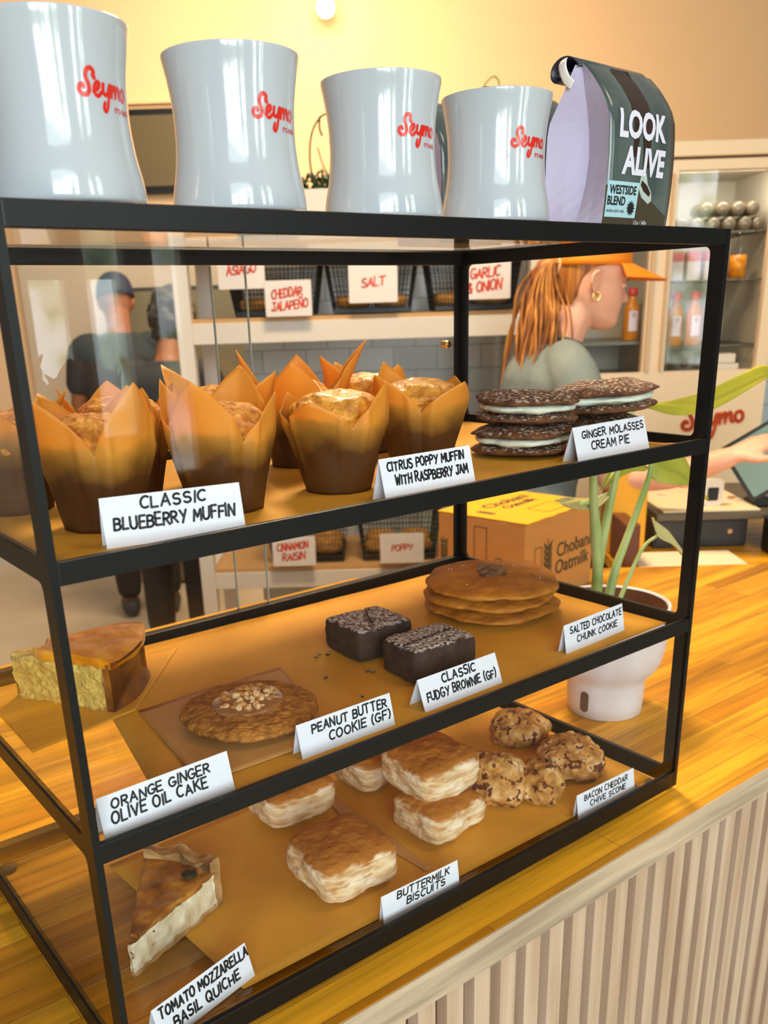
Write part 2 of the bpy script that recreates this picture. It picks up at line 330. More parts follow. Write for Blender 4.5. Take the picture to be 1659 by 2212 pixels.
M_mug = mat('white_glaze', s(180, 186, 196), 0.12, coat=0.6)
M_parch = noisy('parchment', [(0.35, (0.62, 0.29, 0.030, 1)), (0.65, (0.76, 0.375, 0.040, 1))], scale=9, detail=3, rough=0.5, bump=0.25, bd=0.002, bscale=11, spec=0.2)
M_parch2 = noisy('parchment_square', [(0.35, (0.50, 0.25, 0.075, 1)), (0.65, (0.60, 0.31, 0.09, 1))], scale=9, detail=3, rough=0.45, bump=0.5, bd=0.003, bscale=22)
M_white = mat('white_paint', s(226, 216, 205), 0.5, bump=0.05)
M_cream = mat('cream_wall', s(244, 200, 152), 0.9, bump=0.1, bscale=30)

exec_parts = []
# ================================================================ THE ROOM
Z_FLOOR = -0.905
struct('floor', box(-6, -5, Z_FLOOR - 0.05, 9, 10, Z_FLOOR), noisy('concrete_floor', [(0.3, s(206, 186, 156)), (0.7, s(234, 216, 188))], scale=1.6, detail=5, rough=0.45, bump=0))
def bgbox(u0, v0, z0, u1, v1, z1): return xf(box(u0, v0, z0, u1, v1, z1), BGM)
struct('wall_back', bgbox(-6, 5.4, Z_FLOOR, 7, 5.5, 2.6), M_cream)
def tilemat():
    m, nt, p = nodes('wall_tile'); L = nt.links; N = nt.nodes.new
    tc = N('ShaderNodeTexCoord'); mp = N('ShaderNodeMapping'); mp.inputs['Rotation'].default_value = (PI / 2, 0, 0); L.new(tc.outputs['Object'], mp.inputs['Vector'])
    sx = N('ShaderNodeSeparateXYZ'); L.new(tc.outputs['Object'], sx.inputs[0]); cb = N('ShaderNodeCombineXYZ'); L.new(sx.outputs[0], cb.inputs[0]); L.new(sx.outputs[2], cb.inputs[1])
    br = N('ShaderNodeTexBrick'); L.new(cb.outputs[0], br.inputs['Vector']); br.inputs['Scale'].default_value = 1
    br.inputs['Color1'].default_value = s(176, 186, 190); br.inputs['Color2'].default_value = s(196, 203, 205); br.inputs['Mortar'].default_value = s(140, 148, 150)
    br.inputs['Brick Width'].default_value = 0.16; br.inputs['Row Height'].default_value = 0.082; br.inputs['Mortar Size'].default_value = 0.0022
    L.new(br.outputs['Color'], p.inputs['Base Color']); p.inputs['Roughness'].default_value = 0.18
    return m
o = struct('wall_tiled', box(-0.46, 0, Z_FLOOR, 4.0, 0.1, 0.84), tilemat()); o.matrix_world = BGM @ Matrix.Translation((0, 3.42, 0))
struct('wall_panel', bgbox(-1.95, 5.35, Z_FLOOR, -0.46, 5.40, 0.92), mat('panel_greige', s(196, 178, 156), 0.8))
struct('trim_1', bgbox(-6, 5.36, 1.585, -0.46, 5.4, 1.60), M_cream)
struct('baseboard_back', bgbox(-6, 5.37, Z_FLOOR, -0.46, 5.4, Z_FLOOR + 0.12), M_white)
# front wall (behind the camera) with tall windows onto daylight and trees
def outdoors():
    m, nt, p = nodes('daylight_trees'); L = nt.links; N = nt.nodes.new; nt.nodes.remove(p)
    tc = N('ShaderNodeTexCoord'); n = N('ShaderNodeTexNoise'); n.inputs['Scale'].default_value = 3.2; n.inputs['Detail'].default_value = 6; L.new(tc.outputs['Object'], n.inputs['Vector'])
    r = N('ShaderNodeValToRGB'); e = r.color_ramp.elements; e[0].position = 0.36; e[0].color = (0.08, 0.13, 0.06, 1); e[1].position = 0.66; e[1].color = (0.85, 0.95, 1.0, 1)
    k = e.new(0.46); k.color = (0.42, 0.52, 0.36, 1); k = e.new(0.54); k.color = (0.78, 0.88, 0.92, 1); L.new(n.outputs['Fac'], r.inputs[0])
    em = N('ShaderNodeEmission'); em.inputs[1].default_value = 14.0; L.new(r.outputs[0], em.inputs[0]); L.new(em.outputs[0], nt.nodes['Material Output'].inputs[0]); return m
M_out = outdoors()
wins = [(-3.2, -2.2, 0.1, 2.2), (-2.0, -1.0, 0.1, 2.2), (-0.8, -0.35, 0.1, 2.2), (0.62, 0.98, 0.0, 2.2), (1.40, 1.62, 0.0, 2.2), (1.72, 1.90, -0.2, 2.2)]
lp = [[(-6, Z_FLOOR), (9, Z_FLOOR), (9, 2.6), (-6, 2.6)]] + [[(a, c), (a, d), (b, d), (b, c)] for a, b, c, d in wins]
struct('wall_front', xf(curve_mesh(lp, 0.05), frame_m((0, -3.54, 0), (1, 0, 0), (0, 0, 1))), mat('dark_wall', s(120, 112, 100), 0.9))
for i, (a, b, c, d) in enumerate(wins):
    fr = curve_mesh([[(a, c), (b, c), (b, d), (a, d)], [(a + .02, c + .02), (a + .02, d - .02), (b - .02, d - .02), (b - .02, c + .02)]], 0.03)
    wo = struct('window_%d' % (i + 1), xf(fr, frame_m((0, -3.5, 0), (1, 0, 0), (0, 0, 1))), M_white)
    obj('window_pane', xf(([Vector((a, c, 0)), Vector((b, c, 0)), Vector((b, d, 0)), Vector((a, d, 0))], [[0, 1, 2, 3]]), frame_m((0, -3.56, 0), (1, 0, 0), (0, 0, 1))), M_out, wo)

# ================================================================ COUNTER
e1 = bg(0.45, 1.90, 0); e2 = bg(1.60, 1.90, 0); ZC = -0.005
poly = [(-1.6, -0.043), (e2.x, -0.043), (e2.x, e2.y), (e1.x, e1.y), (0.95, 0.98), (-1.6, 0.98)]
def prism(pl, z0, z1):
    n = len(pl); return [Vector((x, y, z)) for z in (z0, z1) for x, y in pl], [list(range(n))[::-1], [n + i for i in range(n)]] + [[i, (i + 1) % n, n + (i + 1) % n, n + i] for i in range(n)]
o = obj('counter_worktop', prism(poly, -0.043, ZC), M_block); tag(o, 'orange toned butcher block worktop carrying the black pastry case', 'worktop')
obj('edge_band', box(-1.6, -0.0445, -0.043, e2.x, -0.0425, ZC - 0.0008), M_edge_daylit, o)['label'] = 'front edge of the worktop wood, coloured paler for cool daylight'
cb = empty('service_counter', (0.6, 0.0, Z_FLOOR), 'counter front clad in vertical pale wood slats below the worktop', 'counter')
def child(name, vf, m, par, smooth=False, **k):
    """vertices given in world coordinates, stored relative to the parent's place"""
    o = obj(name, vf, m, None, smooth, **k); o.parent = par; o.matrix_parent_inverse = par.matrix_basis.inverted() if par.type == 'EMPTY' else Matrix.Identity(4); return o
child('body', box(-1.6, 0.0, Z_FLOOR, 1.2, 0.5, -0.0435), mat('dark_backing', s(120, 88, 60), 0.8), cb)
P = 0.0358; parts = []
for i in range(82):
    x0 = -0.75 + i * P; c = [(x0, 0), (x0 + 0.0012, -0.013), (x0 + 0.0225, -0.013), (x0 + 0.0237, 0)]
    parts.append(prism([(x, y - 0.026) for x, y in c][::-1], Z_FLOOR, -0.0437))
child('slat_panel', join(*parts), M_slat, cb)
child('backing_board', box(-0.8, -0.0262, Z_FLOOR, 2.25, -0.001, -0.0436), mat('slat_backing', s(84, 52, 32), 0.8), cb)

# ================================================================ DISPLAY CASE
H, D, W = 0.6142, 0.3818, 0.70
bands = [(0.0, 0.0208), (0.1988, 0.2145), (0.3986, 0.4139), (0.5995, H)]
Z1, Z2, Z3 = 0.4050, 0.2050, 0.0110
case = empty('display_case', (W / 2, D / 2, 0), 'black steel and glass pastry display case on the wooden counter', 'display case')
for x0 in (0.0, W - 0.0056):
    lp = [[(0, 0), (D, 0), (D, H), (0, H)]]
    for (a, b), (c, d) in zip(bands[:-1], bands[1:]): lp.append(rrect(0.017, b, D - 0.017, c, 0.007)[::-1])
    o = child('side_frame', xf(curve_mesh(lp, 0.0028), frame_m((x0 + 0.0028, 0, 0), (0, 1, 0), (0, 0, 1))), M_black, case); bev(o, 0.0006, 1)
for (a, b) in bands:
    o = child('front_rail', box(0.0056, 0.0, a, W - 0.0056, 0.0055, b), M_black, case); bev(o, 0.0008, 2)
    o = child('back_rail', box(0.0056, D - 0.012, a, W - 0.0056, D, b), M_black, case); bev(o, 0.0008, 2)
for x0 in (0.0056, W - 0.0056 - 0.006): child('back_stile', box(x0, D - 0.006, 0.0208, x0 + 0.006, D - 0.001, H - 0.0147), M_black, case)
for z in (Z1, Z2, Z3): child('glass_shelf', box(0.0062, 0.0060, z - 0.0045, W - 0.0062, D - 0.013, z - 0.0005), M_glass, case)
child('top_glass', box(0.006, 0.0125, H - 0.006, W - 0.006, D - 0.0125, H - 0.0008), M_glass, case)
for (a, b), (c, d) in zip(bands[:-1], bands[1:]):
    child('front_pane', box(0.006, 0.0020, b - 0.001, W - 0.006, 0.0040, c + 0.001), glass('front_glass', ior=1.28), case)
    for x0 in (0.0012, W - 0.0042): child('side_pane', box(x0, 0.015, b - 0.003, x0 + 0.003, D - 0.015, c + 0.003), glass('side_glass', ior=1.3), case)
d1 = child('sliding_door', box(0.012, D - 0.0055, 0.0215, 0.376, D - 0.0025, H - 0.0155), M_glass, case)
d2 = child('sliding_door', box(0.336, D + 0.0005, 0.0215, 0.69, D + 0.0035, H - 0.0155), M_glass, case)
M_edgeg = mat('glass_edge', s(150, 160, 150), 0.3)
child('door_edge', box(0.3752, D - 0.0056, 0.0215, 0.3764, D - 0.0024, H - 0.0155), M_edgeg, case); child('door_edge', box(0.3358, D + 0.0004, 0.0215, 0.3370, D + 0.0036, H - 0.0155), M_edgeg, case)
kn = xf(lathe([(0.0002, 0), (0.0042, 0.0), (0.0048, 0.001), (0.0048, 0.012), (0.0040, 0.0132), (0.0002, 0.0134)], 20, cap0=False), frame_m((0.684, D + 0.0035, 0.503), (1, 0, 0), (0, 0, -1)))
o = child('door_knob', kn, mat('brass', (0.75, 0.48, 0.16, 1), 0.25, metal=1), case, True)
for (y, z) in ((0.0085, 0.407), (0.0085, 0.207)):
    child('screw', xf(lathe([(0.0002, 0.0), (0.0021, 0.0), (0.0021, 0.0004), (0.0009, 0.0004), (0.0008, 0.0001), (0.0001, 0.0001)], 16, cap0=False), frame_m((0.0001, y, z), (0, 1, 0), (0, 0, -1)) @ Matrix.Scale(-1, 4, (0, 0, 1))), M_rubber, case)
for x in (0.02, W - 0.02):
    for y in (0.02, D - 0.02): child('rubber_foot', xf(lathe([(0.008, 0), (0.009, 0.005)], 16, True, True), Matrix.Translation((x, y, ZC))), M_rubber, case)

# ================================================================ PARCHMENT
def sheet(name, corners, z, m, label, lift=0.0, seed=0, nx=30, ny=20, cat='parchment sheet', amp=0.0005, edge=None):
    c = [Vector((x, y, 0)) for x, y in corners]      # c00 c10 c11 c01
    def fn(a, b):
        p = c[0] * (1 - a) * (1 - b) + c[1] * a * (1 - b) + c[2] * a * b + c[3] * (1 - a) * b
        h = abs(noise.noise(Vector((p.x * 14, p.y * 14, seed)))) * amp * 2 + lift
        if edge: h += edge(a, b, p)
        return Vector((p.x, p.y, z + 0.0002 + h))
    o = obj(name, grid(nx, ny, fn), m, smooth=True); so = o.modifiers.new('thickness', 'SOLIDIFY'); so.thickness = 0.0002; so.offset = 1
    cx = sum(c, Vector()) / 4; o.data.transform(Matrix.Translation((-cx.x, -cx.y, -z))); o.location = (cx.x, cx.y, z)
    return tag(o, label, cat)
sheet('parchment_sheet', [(0.016, 0.008), (0.682, 0.008), (0.682, 0.362), (0.016, 0.362)], Z1, M_parch, 'brown parchment sheet lining the top shelf under the muffins', seed=1,
      edge=lambda a, b, p: 0.004 * max(0, 1 - b * 9) * max(0, math.sin(a * 13 + 1.2)))
sheet('parchment_sheet', [(0.062, 0.010), (0.684, 0.022), (0.676, 0.352), (0.130, 0.366)], Z2, M_parch, 'large brown parchment sheet across the middle shelf under the brownies and cookies', seed=2)
sheet('parchment_sheet', [(0.020, 0.185), (0.122, 0.206), (0.232, 0.335), (0.022, 0.350)], Z2, M_parch, 'small parchment sheet under the slice of orange cake', lift=0.0012, seed=3)
sheet('parchment_sheet', [(0.104, 0.042), (0.232, 0.040), (0.281, 0.205), (0.124, 0.204)], Z2, M_parch2, 'creased parchment square under the nut topped peanut butter cookie', lift=0.0014, seed=4, amp=0.0016)
sheet('parchment_sheet', [(0.115, 0.026), (0.674, 0.020), (0.684, 0.300), (0.098, 0.275)], Z3, M_parch, 'brown parchment sheet on the bottom shelf under the biscuits and scones', seed=5)
o = sheet('folded_parchment', [(0.335, 0.172), (0.343, 0.050), (0.352, 0.052), (0.362, 0.30)], Z3, M_parch2, 'folded parchment strip lying between the biscuits on the bottom shelf', lift=0.0012, seed=6)

# ================================================================ PLACE CARDS
def card(x, y, z, wd, h, dy, rz, lines, label, tilt=0.0):
    """tent card; x,y = left bottom corner of the front leaf"""
    t = empty('place_card', (x, y, z + 0.0006), label, 'place card', 'handwritten white tent cards along the front of the shelves', rz)
    M = t.matrix_basis
    ap = Vector((0, dy * 0.5, h)); th = 0.0004
    V = []; prof = [Vector((0, 0, 0)), ap, Vector((0, dy, 0))]; inn = [Vector((0, th * 1.4, 0)), ap + Vector((0, 0, -th * 3)), Vector((0, dy - th * 1.4, 0))]
    for xx in (0, wd):
        for p in prof + inn: V.append(Vector((xx, p.y, p.z)))
    F = [[0, 6, 7, 1], [1, 7, 8, 2], [3, 4, 10, 9], [4, 5, 11, 10], [0, 1, 4, 3], [1, 2, 5, 4], [6, 9, 10, 7], [7, 10, 11, 8], [0, 3, 9, 6], [2, 8, 11, 5]]
    obj('card', (V, F), M_card, t)
    ff = frame_m((0, 0, 0), (1, 0, 0), ap); L = ap.length; out = []
    for (txt, cx, base, wfrac, hfrac, sl, th_) in lines:
        m = marker(txt, wd * wfrac, L * hfrac, thick=th_, slant=sl, seed=len(txt) + int(x * 100)); out.append(xf(m, Matrix.Translation((wd * cx, L * base, 0.0003)) @ Matrix.Rotation(tilt, 4, 'Z')))
    obj('lettering', xf(join(*out), ff), M_ink, t)
    return t
K = 0.215
card(0.0520, 0.037, Z1, 0.098, 0.0340, 0.016, -0.19, [('CLASSIC', .50, .72, .46, .22, .1, K), ('BLUEBERRY MUFFIN', .50, .36, .86, .23, .1, K)], 'place card reading classic blueberry muffin, leftmost card on the top shelf')
card(0.280, 0.022, Z1, 0.100, 0.0335, 0.018, 0.0, [('CITRUS POPPY MUFFIN', .49, .70, .84, .20, .1, K + .01), ('WITH RASPBERRY JAM', .53, .36, .80, .21, .1, K + .01)], 'place card reading citrus poppy muffin with raspberry jam, middle of the top shelf')
card(0.521, 0.026, Z1, 0.118, 0.0335, 0.020, 0.04, [('GINGER MOLASSES', .53, .66, .86, .20, .1, K), ('CREAM PIE', .46, .32, .52, .22, .1, K - .01)], 'place card reading ginger molasses cream pie, right end of the top shelf')
card(0.0145, 0.015, Z2, 0.106, 0.031, 0.016, 0.03, [('ORANGE GINGER', .46, .66, .74, .22, .1, K), ('OLIVE OIL CAKE', .43, .34, .72, .24, .08, K)], 'place card reading orange ginger olive oil cake, leftmost card on the middle shelf')
card(0.1875, 0.0245, Z2, 0.0985, 0.0285, 0.0145, 0.0, [('PEANUT BUTTER', .54, .64, .80, .25, .1, K), ('COOKIE (GF)', .63, .27, .67, .25, .1, K)], 'place card reading peanut butter cookie, in front of the nut topped cookie')
card(0.3225, 0.0255, Z2, 0.101, 0.0285, 0.0225, 0.012, [('CLASSIC', .49, .67, .42, .26, .1, K), ('FUDGY BROWNIE (GF)', .50, .27, .88, .25, .1, K)], 'place card reading classic fudgy brownie, in front of the two brownies')
card(0.526, 0.034, Z2, 0.104, 0.0305, 0.0110, 0.05, [('SALTED CHOCOLATE', .53, .63, .88, .22, .1, K), ('CHUNK COOKIE', .53, .27, .68, .22, .1, K)], 'place card reading salted chocolate chunk cookie, right end of the middle shelf')
card(0.0335, 0.0115, Z3, 0.100, 0.030, 0.020, 0.225, [('TOMATO MOZZARELLA', .52, .64, .94, .25, .1, K + .02), ('BASIL QUICHE', .50, .22, .70, .25, .1, K + .02)], 'place card reading tomato mozzarella basil quiche, leftmost card on the bottom shelf')
card(0.2590, 0.0142, Z3, 0.0940, 0.0285, 0.0075, -0.03, [('BUTTERMILK', .53, .66, .68, .24, .15, K), ('BISCUITS', .55, .33, .50, .24, .15, K)], 'place card reading buttermilk biscuits, middle of the bottom shelf')
card(0.5360, 0.0142, Z3, 0.0985, 0.0285, 0.0085, -0.02, [('BACON CHEDDAR', .50, .64, .76, .22, .12, K), ('CHIVE SCONE', .52, .32, .62, .22, .12, K)], 'place card reading bacon cheddar chive scone, right end of the bottom shelf')

# ================================================================ MUGS
def mug(x, y, label):
    t = empty('ceramic_mug', (x, y, H), label, 'mug', 'white mugs lined up on top of the case')
    h = 0.0945
    prof = [(0.0405, 0), (0.0445, 0.0015), (0.0452, 0.006), (0.0440, 0.016), (0.0415, 0.028), (0.0399, 0.042), (0.0396, 0.054), (0.0404, 0.068), (0.0424, 0.082), (0.0446, h - 0.0015), (0.0444, h), (0.0425, h), (0.0416, h - 0.003), (0.0395, 0.080), (0.0372, 0.064), (0.0366, 0.050), (0.0375, 0.030), (0.0405, 0.010), (0.038, 0.006), (0.0002, 0.0055)]
    pp = [(p.x, p.y) for p in smoothpts([(a, b, 0) for a, b in prof], 3)]
    b = obj('body', lathe(pp, 96), M_mug, t, True)
    d = Vector((x - CAM.x, y - CAM.y, 0)).normalized(); ang = math.atan2(d.y, d.x)
    hp = [(0.040, 0, 0.078), (0.052, 0, 0.080), (0.066, 0, 0.070), (0.068, 0, 0.050), (0.060, 0, 0.030), (0.0425, 0, 0.022)]
    o = obj('handle', tube(smoothpts(hp, 4), 0.0055, 12, flat=1.3), M_mug, t, True); o.rotation_euler = (0, 0, ang + 0.15)
    # logo wrapped round the wall, starting right of the side that faces the counter front
    def rad(z):
        for (r0, z0), (r1, z1) in zip(prof[1:9], prof[2:10]):
            if z0 <= z <= z1: return r0 + (r1 - r0) * (z - z0) / (z1 - z0)
        return 0.041
    a0 = ang + PI + math.radians(17)
    def wrap(vf, zb):
        return [Vector(((rad(v.y + zb) + 0.00012) * math.cos(a0 + v.x / 0.0405), (rad(v.y + zb) + 0.00012) * math.sin(a0 + v.x / 0.0405), v.y + zb)) for v in vf[0]], vf[1]
    lg = wrap(script_logo(), 0.0475); sm = marker("IT'S GOOD", 0.0145, 0.0024, thick=0.24, slant=0.0, jit=0.1, center=False); sm = wrap(xf(sm, Matrix.Translation((0.0235, 0, 0))), 0.0475)
    obj('logo', join(lg, sm), M_red, t)
    return t
for (x, y), lb in zip([(0.062, 0.047), (0.184, 0.054), (0.313, 0.058), (0.430, 0.054)],
        ['white ceramic mug with red script logo at the left end of the case top', 'white ceramic mug with red script logo, second from the left on the case', 'white ceramic mug with red script logo, third from the left on the case', 'white ceramic mug with red script logo standing next to the coffee bags']):
    mug(x, y, lb)

# ================================================================ COFFEE BAGS
M_lilac = mat('lilac_film', s(196, 190, 222), 0.33, bump=0.35, bscale=24)
M_bagf = noisy('printed_film', [(0.35, s(58, 70, 72)), (0.65, s(92, 104, 102))], scale=18, rough=0.22, bump=0.25, bd=0.002, bscale=20, coat=0.4)
M_bagin = mat('bag_lining', s(38, 36, 56), 0.4)
def coffee_bag(x, y, rz, label, art=True, wd=0.105, dp=0.060, h=0.112, sc_=1.0):
    t = empty('coffee_bag', (x, y, H), label, 'coffee bag', 'bags of coffee standing at the right of the mugs', rz)
    # local: front face at y=0 (towards -y), x 0..wd, depth +y
    def sect(z):
        k = max(0.0, (z - h * 0.78) / (h * 0.42)); k = min(k, 1)
        yf = 0.030 * k ** 1.8; yb = dp - (dp - 0.034) * k ** 1.1          # front leans back, back leans forward
        bul = 0.004 * math.sin(min(1, z / h) * PI)
        pin = 0.019 * math.sin(min(1.0, z / h) * PI * 0.9) * (1 - 0.3 * k)
        return yf - bul, yb + bul, pin, bul
    zs = [0, 0.004, 0.012, 0.025, 0.04, 0.06, 0.08, 0.09, 0.10, 0.108, 0.116, 0.122, 0.128, 0.132]
    V, F = [], []; nseg = 10
    for z in zs:
        yf, yb, pin, bul = sect(z)
        ring = [Vector((wd * i / nseg, yf - 0.0015 * math.sin(PI * i / nseg), z)) for i in range(nseg + 1)]
        ring += [Vector((wd - pin * q, yf + (yb - yf) * a, z)) for a, q in ((0.25, 0.5), (0.5, 1), (0.75, 0.5))]
        ring += [Vector((wd - wd * i / nseg, yb, z)) for i in range(nseg + 1)]
        ring += [Vector((pin * q, yf + (yb - yf) * a, z)) for a, q in ((0.75, 0.5), (0.5, 1), (0.25, 0.5))]
        V += ring
    n = 2 * (nseg + 1) + 6; fm = []
    for k in range(len(zs) - 1):
        for i in range(n):
            j = (i + 1) % n; F.append([k * n + i, k * n + j, (k + 1) * n + j, (k + 1) * n + i]); fm.append(0 if i < nseg else 1)
    F.append(list(range(n))[::-1]); fm.append(1)
    o = obj('pouch', (V, F), [M_bagf, M_lilac], t, True)
    for p, q in zip(o.data.polygons, fm):
        p.material_index = q
        if q: p.use_smooth = False
    # rolled top
    rp = [(0.030, 0.131), (0.036, 0.137), (0.044, 0.1405), (0.053, 0.1395), (0.060, 0.134), (0.061, 0.126), (0.056, 0.121), (0.049, 0.122), (0.046, 0.127), (0.050, 0.131), (0.055, 0.1295)]
    rp = smoothpts([(0, a, b) for a, b in rp], 4)
    V = []; F = []
    for p in rp: V += [Vector((-0.001, p.y, p.z)), Vector((wd + 0.001, p.y, p.z))]
    for i in range(len(rp) - 1): F.append([2 * i, 2 * i + 1, 2 * i + 3, 2 * i + 2])
    o = obj('rolled_top', (V, F), [M_bagf, M_bagin], t, True); so = o.modifiers.new('t', 'SOLIDIFY'); so.thickness = 0.0012; so.offset = -1; so.material_offset = 1; so.material_offset_rim = 1
    tt = [(0, 0.047, 0.138), (-0.003, 0.046, 0.134), (-0.0035, 0.0445, 0.128), (-0.0025, 0.041, 0.121), (-0.001, 0.036, 0.1165)]
    obj('tin_tie', tube(smoothpts([(a - 0.0012, b, c) for a, b, c in tt], 3), [(0.0006, 0.0042)] * 13, 8, up=(1, 0, 0)), mat('tie_white', s(232, 228, 226), 0.4), t, True)
    if art:
        FM = frame_m((0, -0.0062, 0), (1, 0, 0), (0, 0, 1))
        def decal(name, vf, m, dz=0):
            vv = []
            for v in vf[0]:
                yf = sect(min(v.y, 0.13))[0] - 0.0015 * math.sin(PI * min(max(v.x / wd, 0), 1)); vv.append(Vector((v.x, yf - 0.0003 - dz, v.y)))
            return obj(name, (vv, vf[1]), m, t)
        def densify(vf, n=22, m=12):
            bm = bmesh.new(); vs = [bm.verts.new(v) for v in vf[0]]
            for f in vf[1]:
                try: bm.faces.new([vs[i] for i in f])
                except Exception: pass
            for k in range(n): bmesh.ops.bisect_plane(bm, geom=bm.verts[:] + bm.edges[:] + bm.faces[:], plane_co=(0, 0.132 * k / n, 0), plane_no=(0, 1, 0))
            for k in range(m): bmesh.ops.bisect_plane(bm, geom=bm.verts[:] + bm.edges[:] + bm.faces[:], plane_co=(wd * k / m, 0, 0), plane_no=(1, 0, 0))
            bm.verts.index_update(); r = ([v.co.copy() for v in bm.verts], [[v.index for v in f.verts] for f in bm.faces]); bm.free(); return r
        dense = lambda poly: densify(curve_mesh([poly]))
        M_leg = mat('print_brown', s(52, 36, 30), 0.3); M_ol = mat('print_olive', s(70, 62, 48), 0.3); M_sh = mat('print_shoe', s(176, 190, 186), 0.3)
        decal('leg_print', dense([(0.034, 0.1315), (0.062, 0.1315), (0.064, 0.105), (0.064, 0.080), (0.061, 0.050), (0.052, 0.050), (0.050, 0.082), (0.0475, 0.094), (0.0465, 0.082), (0.041, 0.058), (0.036, 0.058), (0.036, 0.085)]), M_leg)
        decal('ground_print', dense([(0.0, 0.034), (0.02, 0.036), (0.045, 0.030), (0.075, 0.022), (0.10, 0.012), (0.10, 0.001), (0.0, 0.001)]), M_ol, 0)
        decal('shoe_print', dense([(0.050, 0.045), (0.058, 0.046), (0.062, 0.037), (0.069, 0.031), (0.071, 0.024), (0.066, 0.021), (0.054, 0.026), (0.048, 0.033)]), M_sh, 0.0001)
        decal('shoe_print', dense([(0.052, 0.040), (0.061, 0.036), (0.068, 0.030), (0.066, 0.027), (0.056, 0.031), (0.0505, 0.036)]), M_leg, 0.0002)
        M_w = mat('print_white', s(214, 212, 230), 0.35)
        tx = lambda b, sz, x0, z0, off=0.0, shr=0.0, sx=1.0: densify(xf(text(b, sz, off, shr, sx), Matrix.Translation((x0, z0, 0))))
        decal('lettering', join(tx('LOOK', 0.030, 0.049, 0.0735, 0.0012, 0.12, 0.86), tx('ALIVE', 0.030, 0.053, 0.0445, 0.0012, 0.12, 0.86)), M_w, 0.0005)
        decal('label_sticker', dense([(0.0015, 0.0085), (0.047, 0.0085), (0.048, 0.0375), (0.0015, 0.0375)]), mat('sticker_blue', s(168, 204, 216), 0.3), 0.0004)
        star = [((0.0385 + r * math.cos(a)), 0.0165 + r * math.sin(a)) for i in range(24) for r, a in [((0.0066 if i % 2 == 0 else 0.0042), 2 * PI * i / 24)]]
        decal('label_lettering', join(tx('WESTSIDE', 0.0098, 0.0245, 0.0275, 0.0003, 0, 0.88), tx('BLEND', 0.0098, 0.0160, 0.0185, 0.0003, 0, 0.88), tx('medium-dark roast', 0.0042, 0.0160, 0.0125, 0, 0, 0.8), curve_mesh([star])), M_ink, 0.0007)
        decal('weight_lettering', tx('12oz / 340g', 0.0055, 0.056, 0.003, 0, 0.25, 0.85), M_w, 0.0005)
    return t
coffee_bag(0.5395, 0.030, 0.06, 'coffee bag with big white letters on its dark front, nearest the case corner')
coffee_bag(0.562, 0.150, 0.10, 'coffee bag mostly hidden behind the rightmost mug, only its rolled top showing', art=False)
coffee_bag(0.524, 0.228, 0.10, 'coffee bag showing only as a thin lilac strip between the third and fourth mugs', art=False)
